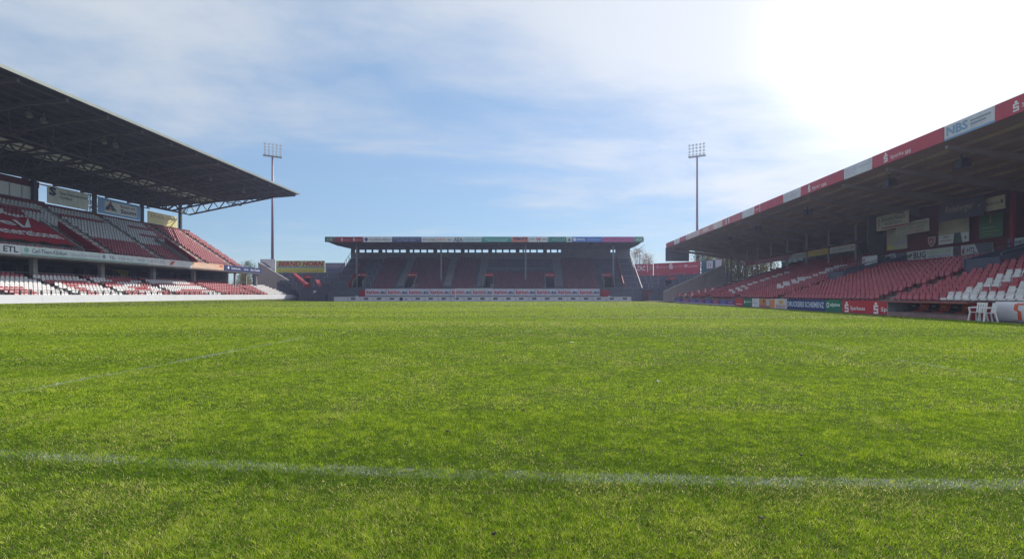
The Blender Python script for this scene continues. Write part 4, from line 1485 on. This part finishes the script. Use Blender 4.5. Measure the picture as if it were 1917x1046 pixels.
cream = S(196, 186, 168)
rsign('billboard', 'cream board with a red bolt emblem, far end of the red block', 'billboard', 1641, 1701, 34.0, zR(1670, 400, 34), zR(1670, 428, 34), cream, [
    ('p', [(.06, .1), (.12, .5), (.08, .5), (.12, .92), (.04, .55), (.08, .55)], S(170, 60, 60)), ('t', 'Elektro Noack', .18, .55, .92, .86, S(110, 106, 110)), ('t', 'Meisterbetrieb', .28, .3, .8, .48, S(120, 116, 120)), ('r', .18, .08, .98, .18, S(170, 70, 70))])
rsign('billboard', 'cream board with grey lines in the middle of the red block', 'billboard', 1678, 1739, 34.3, zR(1708, 414, 34.3), zR(1708, 437, 34.3), cream, [
    ('t', 'Sanitär Heizung', .12, .66, .95, .86, S(120, 114, 112)), ('t', 'Klima Solartechnik', .10, .40, .9, .58, S(140, 130, 126)), ('t', 'COTTBUS', .3, .08, .85, .3, S(190, 120, 110))])
rsign('billboard', 'large cream board with yellow patch, low on the red block', 'billboard', 1660, 1698, 35.45, zR(1680, 428, 35.4), zR(1680, 467, 35.4), S(190, 178, 156), [
    ('r', .05, .04, .32, .22, S(214, 196, 60)), ('t', 'Lausitz', .35, .25, .95, .45, S(170, 160, 186))])
rsign('block_hatch', 'bright red panel beside the cream boards of the red block', 'panel', 1740, 1757, 35.5, zR(1748, 408, 35.5), zR(1748, 436, 35.5), S(150, 36, 44), [('r', .1, .1, .9, .14, S(110, 26, 34))])
# crest: a shield
zc0, zc1 = zR(1744, 462, 35.5), zR(1744, 443, 35.5)
mb = MB(FR)
ua, ub = uR(1738, 35.5), uR(1752, 35.5)
um = (ua + ub) / 2
hw_ = (ua - ub) / 2
prof = [(um - hw_, zc1), (um + hw_, zc1), (um + hw_ * .95, zc0 + (zc1 - zc0) * .45), (um + hw_ * .5, zc0 + (zc1 - zc0) * .14), (um, zc0), (um - hw_ * .5, zc0 + (zc1 - zc0) * .14), (um - hw_ * .95, zc0 + (zc1 - zc0) * .45)]
mb.extr_v(prof, 35.45, 35.55)
sh = tag(mb.build('club_crest', mat(S(206, 180, 172), .6, .05), at=FR(um, 35.5, zc0)), 'pale shield crest with red figure on the red block', 'crest')
m2 = MB(FR)
m2.face(*[(um + (u_ - um) * .62, 35.43, zc0 + (zc1 - zc0) * .12 + (z_ - zc0) * .74) for u_, z_ in prof])
m2.build('emblem', mat(S(170, 60, 66), .6, .05), sh)
m2 = MB(FR)
m2.face((um + hw_ * .35, 35.42, zc0 + .45), (um - hw_ * .1, 35.42, zc0 + .25), (um - hw_ * .35, 35.42, zc1 - .2), (um + hw_ * .05, 35.42, zc1 - .35))
m2.build('emblem', mat(S(210, 190, 180), .6, .05), sh)
rsign('billboard', 'big board, beige above and white below, in the middle of the red block', 'billboard', 1757, 1814, 35.3, zR(1786, 406, 35.3), zR(1786, 455, 35.3), S(186, 172, 144), [
    ('r', 0, 0, 1, .36, S(226, 218, 216)), ('p', [(.50, 0), (.80, 0), (.74, .38), (.54, .38)], S(70, 84, 78)), ('r', .05, .1, .45, .16, S(196, 170, 166)), ('t', 'auto', .18, .24, .36, .32, S(60, 54, 60)), ('c', .90, .16, .05, S(140, 90, 90))])
rsign('billboard', 'dark board with pale script under the right stand roof', 'billboard', 1757, 1842, 33.6, zR(1800, 374, 33.6), zR(1800, 409, 33.6), S(58, 46, 56), [
    ('t', 'Radeberger', .15, .32, .80, .78, {'bold': .0, 'shear': .35}, S(176, 160, 130)), ('c', .90, .5, .04, S(220, 210, 210))])
rsign('billboard', 'cream board with notched top beside the dark script board', 'billboard', 1843, 1881, 33.9, zR(1862, 368, 33.9), zR(1862, 393, 33.9), S(190, 172, 146), [
    ('t', 'Badenia', .08, .4, .75, .66, S(120, 106, 96)), ('p', [(.80, .5), (.90, .4), (.92, .66), (.84, .7)], S(60, 56, 54))])
rsign('billboard', 'green board with faint yellow lines on the red block', 'billboard', 1833, 1877, 35.4, zR(1855, 400, 35.4), zR(1855, 445, 35.4), S(64, 104, 52), [
    ('p', [(.45, .62), (.55, .62), (.52, .95), (.48, .95)], S(130, 150, 90)), ('r', .1, .40, .7, .46, S(110, 140, 80)), ('r', .15, .25, .85, .30, S(120, 136, 70)), ('r', .2, .12, .6, .17, S(120, 136, 70))])
SV0 = 35.55
zs0, zs1 = 4.50, 5.35
rsign('wall_board', 'white board with red bar and grey capitals, far end of the strip under the red block', 'advertising board', 1656, 1697, SV0, zs1, zs0, S(206, 206, 210), [
    ('t', 'HTL', .22, .2, .52, .72, {'bold': .02}, S(120, 116, 122)), ('p', [(.06, .15), (.16, .15), (.14, .85), (.09, .6)], S(180, 70, 76)), ('p', [(.62, 0), (1, 0), (1, 1), (.50, 1)], S(92, 92, 104))])
rsign('wall_board', 'long white board with dark capitals on the strip under the red block', 'advertising board', 1698, 1784, SV0, zs1, zs0, S(214, 212, 208), [
    ('p', [(.03, .25), (.12, .45), (.12, .8), (.03, .6)], S(90, 120, 60)), ('t', 'BUG', .16, .15, .44, .85, {'bold': .03}, S(90, 70, 80)), ('t', 'LAUSITZ.DE', .48, .42, .96, .82, S(176, 186, 140)), ('r', .48, .18, .96, .26, S(150, 150, 180))])
rsign('wall_board', 'dark panel between the two white boards of the strip', 'panel', 1785, 1798, SV0, zs1, zs0, S(84, 70, 74), [('r', .1, .45, .9, .5, S(110, 90, 90))])
rsign('wall_board', 'white board with red bar, near end of the strip under the red block', 'advertising board', 1799, 1858, SV0, zs1, zs0, S(214, 212, 212), [
    ('t', 'HTL', .20, .2, .48, .72, {'bold': .03}, S(120, 116, 122)), ('p', [(.04, .15), (.12, .15), (.12, .85), (.05, .55)], S(180, 60, 66)), ('p', [(.60, 0), (1, 0), (1, 1), (.46, 1)], S(92, 92, 104))])
rsign('billboard', 'blue and pale board right of the red block', 'billboard', 1888, 1935, 35.2, zR(1900, 446, 35.2), zR(1900, 474, 35.2), S(180, 190, 186), [('r', 0, .35, .25, 1, S(70, 120, 170)), ('r', .05, .0, .7, .3, S(206, 190, 90)), ('t', 'Lausitzer', .32, .55, .9, .8, S(140, 150, 150))])
rsign('banner', 'slanting white cloth left of the red block', 'banner', 1614, 1642, 33.0, zR(1628, 479, 33), zR(1628, 498, 33), S(206, 204, 204), [('t', 'Energie', .2, .2, .95, .5, S(150, 146, 150)), ('p', [(.08, .6), (.2, .6), (.14, .9)], S(180, 60, 60))], t=.03)
# boards on the beam
for (a, b_, w, colr, it) in (
    (1553, 1601, 'white board with red heart on the beam nearest the red block', S(200, 192, 186), [('p', [(.9, .3), (.96, .7), (.9, .6), (.84, .7)], S(170, 50, 60)), ('t', 'Cottbus', .12, .3, .7, .7, S(150, 146, 146))]),
    (1512, 1550, 'yellow board on the beam', S(206, 172, 50), [('t', 'HÖFFNER', .15, .3, .9, .7, S(176, 140, 50))]),
    (1476, 1509, 'grey white board on the beam', S(176, 176, 166), [('p', [(0, 0), (.3, 1), (0, 1)], S(120, 120, 112)), ('t', 'bau', .4, .3, .85, .7, S(140, 140, 136))]),
    (1416, 1474, 'long faded red board on the beam', S(166, 104, 106), [('t', 'ENERGIE COTTBUS', .1, .3, .9, .7, S(190, 150, 150))]),
    (1391, 1414, 'small red board at the far end of the beam', S(170, 54, 66), [('r', .1, .1, .2, .9, S(214, 190, 190))])):
    rsign('beam_board', w + ' in the right stand', 'advertising board', a, b_, 35.4, 6.95, 6.22, colr, it)


# ================================================================ touchline on the right
BVv = 21.25
rb = [
    (1376, 1391, 'small red board at the far end of the row', S(190, 48, 64), [('r', .1, .2, .9, .3, S(230, 190, 196))]),
    (1391.5, 1407.5, 'small dark green board with white mark', S(20, 110, 84), [('c', .2, .55, .2, S(220, 236, 230)), ('t', 'alpine', .35, .4, .95, .75, S(210, 230, 224))]),
    (1408, 1421, 'plain white board', S(222, 220, 226), [('r', .1, .4, .8, .5, S(200, 190, 196))]),
    (1421.5, 1441, 'orange and brown patterned board', S(206, 140, 90), [('c', .45, .7, .22, S(120, 70, 60)), ('r', 0, 0, 1, .3, S(176, 110, 96)), ('r', .7, .2, 1, .9, S(196, 190, 206))]),
    (1441.5, 1473, 'white board with orange squares', S(220, 210, 214), [('r', .0, .05, .3, .95, S(224, 140, 80)), ('r', .55, .5, .8, .85, S(214, 170, 90)), ('t', 'BILD', .4, .1, .9, .38, S(190, 130, 120))]),
    (1473.5, 1544.5, 'navy board with tall white capitals', S(28, 58, 122), [('t', 'DRUCKEREI SCHIEMENZ', .02, .26, .98, .78, {'bold': .025}, S(206, 216, 236))]),
    (1545, 1574, 'green board with white ring emblem', S(14, 116, 88), [('c', .18, .55, .24, S(226, 240, 234)), ('c', .18, .55, .13, S(14, 116, 88)), ('t', 'alpine', .34, .36, .97, .76, {'bold': .03}, S(226, 240, 234))]),
    (1577, 1662, 'long red board with two white emblems', S(196, 40, 58), [('s', .11, .46, .86, S(246, 236, 240)), ('t', 'Sparkasse', .20, .14, .54, .54, {'bold': .02}, S(246, 232, 236)), ('s', .77, .46, .86, S(246, 236, 240)), ('t', 'Sp', .87, .14, .99, .54, {'bold': .02}, S(246, 232, 236))]),
]
for (a, b_, w, colr, it) in rb:
    o = sign('perimeter_board', w + ' before the right stand', 'advertising board', FR, uR(a, BVv), uR(b_, BVv), 0.02, .86, BVv, colr, it, t=.05)
    mb = MB(FR)
    for uu in (uR(a, BVv) - .3, uR(b_, BVv) + .3):
        mb.bar((uu, BVv + .05, .8), (uu, BVv + .5, 0), .05)
    mb.build('support', STEEL_G, o)
cols = [S(60, 70, 150), S(150, 60, 100), S(70, 80, 160), S(120, 60, 120)]
pxs = [1263, 1277, 1291, 1305, 1319, 1333, 1347, 1361, 1375.5]
wd = ['farthest', 'second farthest', 'third farthest', 'fourth farthest', 'fifth farthest', 'sixth farthest', 'seventh farthest', 'nearest']
for k in range(8):
    u0, u1 = uR(pxs[k], BVv), uR(pxs[k + 1], BVv)
    cname = ('blue', 'purple red', 'blue', 'purple')[k % 4]
    sign('perimeter_board', 'low %s board, %s of the short boards toward the right corner' % (cname, wd[k]), 'advertising board', FR, u0 - .05, u1 + .05, .02, .62, BVv, cols[k % 4], [('r', .0, 0, 1, .16, S(214, 210, 220)), ('r', .2, .4, .7, .7, S(150, 130, 180))], t=.05, group='short boards toward the right corner')
# dugout
DU1, DU0, DV0, DV1 = uR(1664, BVv), uR(1822, BVv), 21.15, 22.35
dg = thing('dugout', 'low team dugout with a red edged flat roof on the right touchline', 'dugout', FR((DU0 + DU1) / 2, 22, 0))
MB(FR).box((DU0 - .1, DV0 - .25, .80), (DU1 + .1, DV1 + .15, .88)).build('roof', RED_D, dg)
MB(FR).box((DU0 - .1, DV0 - .27, .795), (DU1 + .1, DV0 - .252, .885)).build('roof_edge', mat(S(150, 90, 84), .6, .1), dg)
MB(FR).box((DU0, DV1, -.02), (DU1, DV1 + .1, .80)).build('rear_wall', mat(S(78, 72, 72), .8, .15), dg)
MB(FR).box((DU1 - .06, DV0, -.02), (DU1, DV1, .80)).build('side_wall', mat(S(170, 170, 176), .6, .1), dg)
MB(FR).box((DU0, DV0, -.02), (DU0 + .06, DV1, .80)).build('side_wall', RED_P, dg)
MB(FR).box((DU0 + .06, DV0 + .05, -.02), (DU1 - .06, DV0 + .15, .22)).build('front_wall', mat(S(150, 120, 118), .8, .2, 2.0, dirt=.3), dg)
MB(FR).box((DU0 + .06, DV1 - .75, -.02), (DU1 - .06, DV1 - .1, .28)).build('bench', mat(S(120, 100, 98), .7, .15), dg)
n = 7
for k in range(n):
    w = (DU1 - DU0 - .8) / n
    a = DU0 + .25 + k * w
    blackone = k % 2 == 0
    mb = MB(FR)
    mb.extr_u([(DV1 - .62, .28), (DV1 - .62, .33), (DV1 - .28, .36), (DV1 - .20, .74), (DV1 - .12, .74), (DV1 - .14, .28)], a + .02, a + w - .02)
    s_ = mb.build('dugout_seat', mat(S(40, 40, 46), .5, .1) if blackone else mat(S(196, 74, 44), .5, .1), dg)
    m2 = MB(FR)
    m2.box((a + w * .3, DV1 - .262, .55), (a + w * .75, DV1 - .246, .61))
    m2.build('emblem', mat(S(150, 150, 150) if blackone else S(226, 150, 110), .5, .05), s_)
# white box and chairs beside the dugout
def chair(u, v, rot, label):
    o = thing('garden_chair', label, 'chair', FR(u, v, 0), 'white chairs beside the dugout')
    WP = mat(S(226, 226, 228), .35, .04, 1.0, name='white plastic')
    def tr(x, y, z):
        c, s__ = math.cos(rot), math.sin(rot)
        X, Y, Z = FR(u, v, 0)
        return (X + x * c - y * s__, Y + x * s__ + y * c, Z + z)
    fr = lambda x, y, z: tr(x, y, z)
    def part(nm, boxes=(), bars=()):
        mb = MB(fr)
        for a, b_ in boxes:
            mb.box(a, b_)
        for p, q, w in bars:
            mb.bar(p, q, w)
        return mb.build(nm, WP, o)
    mb = MB(fr)
    mb.extr_u([(-.22, .40), (-.22, .435), (0, .42), (.2, .41), (.2, .375), (0, .385)], -.22, .22)
    mb.build('seat', WP, o)
    for k in range(5):
        x = -.19 + k * .095
        mb = MB(fr)
        mb.extr_u([(.19, .42), (.27, .80), (.295, .80), (.215, .42)], x - .03, x + .03)
        mb.build('back_slat', WP, o)
    mb = MB(fr)
    mb.extr_u([(.262, .78), (.275, .86), (.305, .86), (.292, .78)], -.23, .23)
    mb.build('back_top', WP, o)
    for sx in (-1, 1):
        part('leg', bars=[((sx * .21, -.20, .41), (sx * .26, -.25, 0), .055)])
        part('leg', bars=[((sx * .20, .19, .41), (sx * .25, .27, 0), .055)])
        part('armrest', bars=[((sx * .25, -.22, .63), (sx * .23, .25, .64), .06), ((sx * .25, -.22, .63), (sx * .22, -.20, .41), .05)])
    return o


chair(uR(1831, 21.0), 21.0, R(-75), 'white plastic armchair next to the dugout, the one closer to it')
chair(uR(1849, 20.85), 20.85, R(-110), 'white plastic armchair next to the dugout, the one closer to the white banner')
# big white roll banner at the right
ub0, ub1 = uR(1852, 21.3), uR(2010, 21.3)
mb = MB(FR)
prof = []
for k in range(14):
    a = -math.pi / 2 + math.pi * k / 13
    prof.append((21.62 - .12 * math.cos(a), .46 + .44 * math.sin(a)))
prof += [(21.62, .92), (21.66, .9), (21.66, .02)]
mb.extr_u(prof, ub0, ub1)
bo = tag(mb.build('wall_banner', mat(S(224, 222, 230), .5, .04), None, True, at=FR(ub0, 21.4, 0)), 'bulging white banner with orange and dark letters right of the chairs', 'banner')
for p_ in bo.data.polygons:
    p_.use_smooth = len(p_.vertices) == 4
def bpt(px_u, b_):
    a = -math.pi / 2 + math.pi * b_
    return (px_u, 21.62 - .12 * math.cos(a) - .012, .46 + .44 * math.sin(a))
mb = MB(FR)
def ribbon(pts, w):
    for (u0, b0), (u1, b1) in zip(pts, pts[1:]):
        for i in range(6):
            t0, t1 = i / 6, (i + 1) / 6
            c0, c1 = (u0 + (u1 - u0) * t0, b0 + (b1 - b0) * t0), (u0 + (u1 - u0) * t1, b0 + (b1 - b0) * t1)
            if abs(b1 - b0) < .05:
                mb.face(bpt(c0[0], c0[1] - w), bpt(c1[0], c1[1] - w), bpt(c1[0], c1[1]), bpt(c0[0], c0[1]))
                mb.face(bpt(c0[0], c0[1]), bpt(c1[0], c1[1]), bpt(c1[0], c1[1] + w), bpt(c0[0], c0[1] + w))
            else:
                mb.face(bpt(c0[0] + .09, c0[1]), bpt(c0[0] - .09, c0[1]), bpt(c1[0] - .09, c1[1]), bpt(c1[0] + .09, c1[1]))
uu = lambda px: uR(px, 21.3)
ribbon([(uu(2008), .82), (uu(1893), .82), (uu(1893), .58), (uu(1900), .52), (uu(1900), .22), (uu(1884), .16)], .055)
mb.build('emblem', mat(S(214, 92, 54), .5, .05), bo)
vv, ff = text_mesh('ANITÄR', .04)
m2 = MB(FR)
for x, y in vv:
    m2.pt(bpt(uu(1907) + (uu(1990) - uu(1907)) * x, .20 + .26 * y))
m2.f = [list(f)[::-1] for f in ff]
m2.build('lettering', mat(S(56, 60, 84), .5, .05), bo)
# slab of white wall behind the chairs
o = tag(MB(FR).box((uR(1850, 21.9), 21.75, .0), (uR(1823, 21.9), 21.82, .84)).build('partition', mat(S(186, 186, 200), .5, .08), at=FR(uR(1836, 21.8), 21.8, 0)), 'pale partition board behind the white chairs', 'partition')

# clods and scraps lying on the turf
def scrap(px, py, size, colr, name, label, cat, flat=.5):
    Y = CAM_H * F_PX / (py - VY)
    X = xF(px, Y)
    rr = random.Random(px)
    bm = bmesh.new()
    bmesh.ops.create_icosphere(bm, subdivisions=2, radius=size)
    for v in bm.verts:
        v.co *= 1 + rr.uniform(-.35, .35)
        v.co.z *= flat
    me = bpy.data.meshes.new(name)
    bm.to_mesh(me)
    bm.free()
    me.materials.append(mat(colr, .9, .3, 30))
    ob = bpy.data.objects.new(name, me)
    C.objects.link(ob)
    ob.location = (X, Y, .024)
    tag(ob, label, cat)


scrap(838, 811, .016, S(64, 54, 40), 'soil_clod', 'small dark soil clod on the turf beyond the near line', 'clod')
scrap(925, 1006, .012, S(50, 42, 32), 'soil_clod', 'small dark soil clod on the turf closest to the camera', 'clod')
scrap(1425, 976, .014, S(60, 50, 38), 'soil_clod', 'small dark soil clod in the lower right turf', 'clod')
scrap(1500, 856, .014, S(60, 54, 40), 'soil_clod', 'small dark soil clod right of centre, just beyond the near line', 'clod')
scrap(980, 771, .018, S(80, 66, 48), 'soil_clod', 'small brown soil clod in the middle of the turf', 'clod')
scrap(1233, 716, .024, S(214, 212, 204), 'paper_scrap', 'small white scrap lying on the turf right of centre', 'paper scrap', .35)
scrap(1070, 642, .05, S(206, 210, 196), 'paper_scrap', 'pale scrap lying far out on the turf', 'paper scrap', .15)


# ================================================================ trees behind the stands
BARK = mat(S(86, 74, 64), .9, .2, 2.0, name='bark')


def tree(px, Y, top_py, width, lm, label, n=900, leaf=.45, clumps=16, seed=1, bare=.0, base=-.5, low=.38):
    rr = random.Random(seed)
    X = xF(px, Y)
    H = zAt(top_py, Y) - base
    o = thing('tree', label, 'tree', (X, Y, base), 'trees behind the stands')
    tk = MB()
    tk.bar((X, Y, base), (X + rr.uniform(-.3, .3), Y, base + H * .55), .45, .45, 8, .26)
    cps = []
    for i in range(clumps):
        a = rr.uniform(0, 2 * math.pi)
        f = i / (clumps - 1)
        hz = base + H * (low + (.95 - low) * f)
        rad = width * .5 * math.sin(math.pi * (.25 + .70 * f)) * rr.uniform(.35, 1.0)
        c = Vector((X + math.cos(a) * rad, Y + math.sin(a) * rad, hz))
        s0 = Vector((X, Y, base + H * rr.uniform(.25, .52)))
        tk.bar(s0, c, .16, .16, 5, .05)
        cps.append((c, width * rr.uniform(.12, .22)))
        if bare:
            for k in range(5):
                e = c + Vector((rr.gauss(0, 1), rr.gauss(0, 1), abs(rr.gauss(.6, .8)))) * width * .13
                tk.bar(c, e, .05, .05, 3, .02)
    tk.build('trunk', BARK, o)
    P = []
    for i in range(n):
        c, r_ = cps[rr.randrange(len(cps))]
        d = Vector((rr.gauss(0, 1), rr.gauss(0, 1), rr.gauss(0, .8)))
        P.append(c + d * r_ * .62)
    P = np.array([tuple(p) for p in P])
    rng = np.random.default_rng(seed)
    a = rng.normal(size=(n, 3)); a /= np.linalg.norm(a, axis=1)[:, None]
    b2 = np.cross(a, rng.normal(size=(n, 3))); b2 /= np.linalg.norm(b2, axis=1)[:, None]
    s = leaf * (.5 + rng.random((n, 1)) * .8) / 2
    Vv = np.stack([P - a * s, P - b2 * s * .6, P + a * s, P + b2 * s * .6], 1).reshape(-1, 3)
    col_mesh('crown', Vv, np.arange(n * 4).reshape(-1, 4), lm, o)
    return o


LM_A = leaf_material('autumn leaves', (0.30, 0.19, 0.12), (0.36, 0.27, 0.17))
LM_G = leaf_material('dull green leaves', (0.07, 0.10, 0.03), (0.13, 0.14, 0.05))
LM_Y = leaf_material('yellowing leaves', (0.16, 0.15, 0.04), (0.24, 0.19, 0.06))
tree(1196, 142, 464, 9, LM_A, 'thinning autumn tree with pinkish brown leaves right of the far stand', 5200, .20, 26, 3, 1)
tree(1212, 150, 478, 6, LM_A, 'low autumn tree right of the far stand, behind the red billboard', 2600, .20, 18, 4, 1)
tree(1320, 136, 464, 11, LM_G, 'dull green tree seen under the right roof next to the dark screen', 12000, .30, 44, 5, low=.12)
tree(1350, 128, 466, 9, LM_Y, 'yellowing tree seen under the right roof above the side wall', 12000, .30, 44, 6, low=.12)
tree(1385, 124, 462, 10, LM_G, 'dull green tree seen between the end posts of the right stand', 12000, .30, 44, 7, low=.12)
tree(1425, 120, 460, 10, LM_Y, 'yellowing tree behind the right stand beside its end posts', 12000, .30, 44, 8, low=.12)
tree(462, 150, 488, 7, LM_G, 'small green tree left of the mast behind the left stand', 3500, .25, 16, 9)
tree(452, 124, 512, 5, LM_Y, 'low yellowing tree beside the far end of the left stand', 3000, .25, 14, 10)
tree(166, 92, 352, 5, LM_Y, 'yellow green tree top beside the cream billboard of the left stand', 2500, .25, 12, 12)


# ================================================================ flare haze added round the whole place to lift dark tones
hz = MB().box((-160, -40, -1.9), (110, 190, 52)).build('haze', bpy.data.materials.new('flare haze'))  # added volume standing in for a veil of lens flare
hm = hz.data.materials[0]
hm.use_nodes = True
hm.node_tree.nodes.clear()
ho = N(hm.node_tree, 'ShaderNodeOutputMaterial')
hv = N(hm.node_tree, 'ShaderNodeVolumePrincipled')
hv.inputs['Color'].default_value = (0.60, 0.66, 1.0, 1)
hv.inputs['Density'].default_value = 0.00062
hv.inputs['Anisotropy'].default_value = 0.55
hm.node_tree.links.new(hv.outputs[0], ho.inputs['Volume'])
tag(hz, 'thin bluish haze added through the stadium to lift dark tones like lens flare', None, kind='stuff')
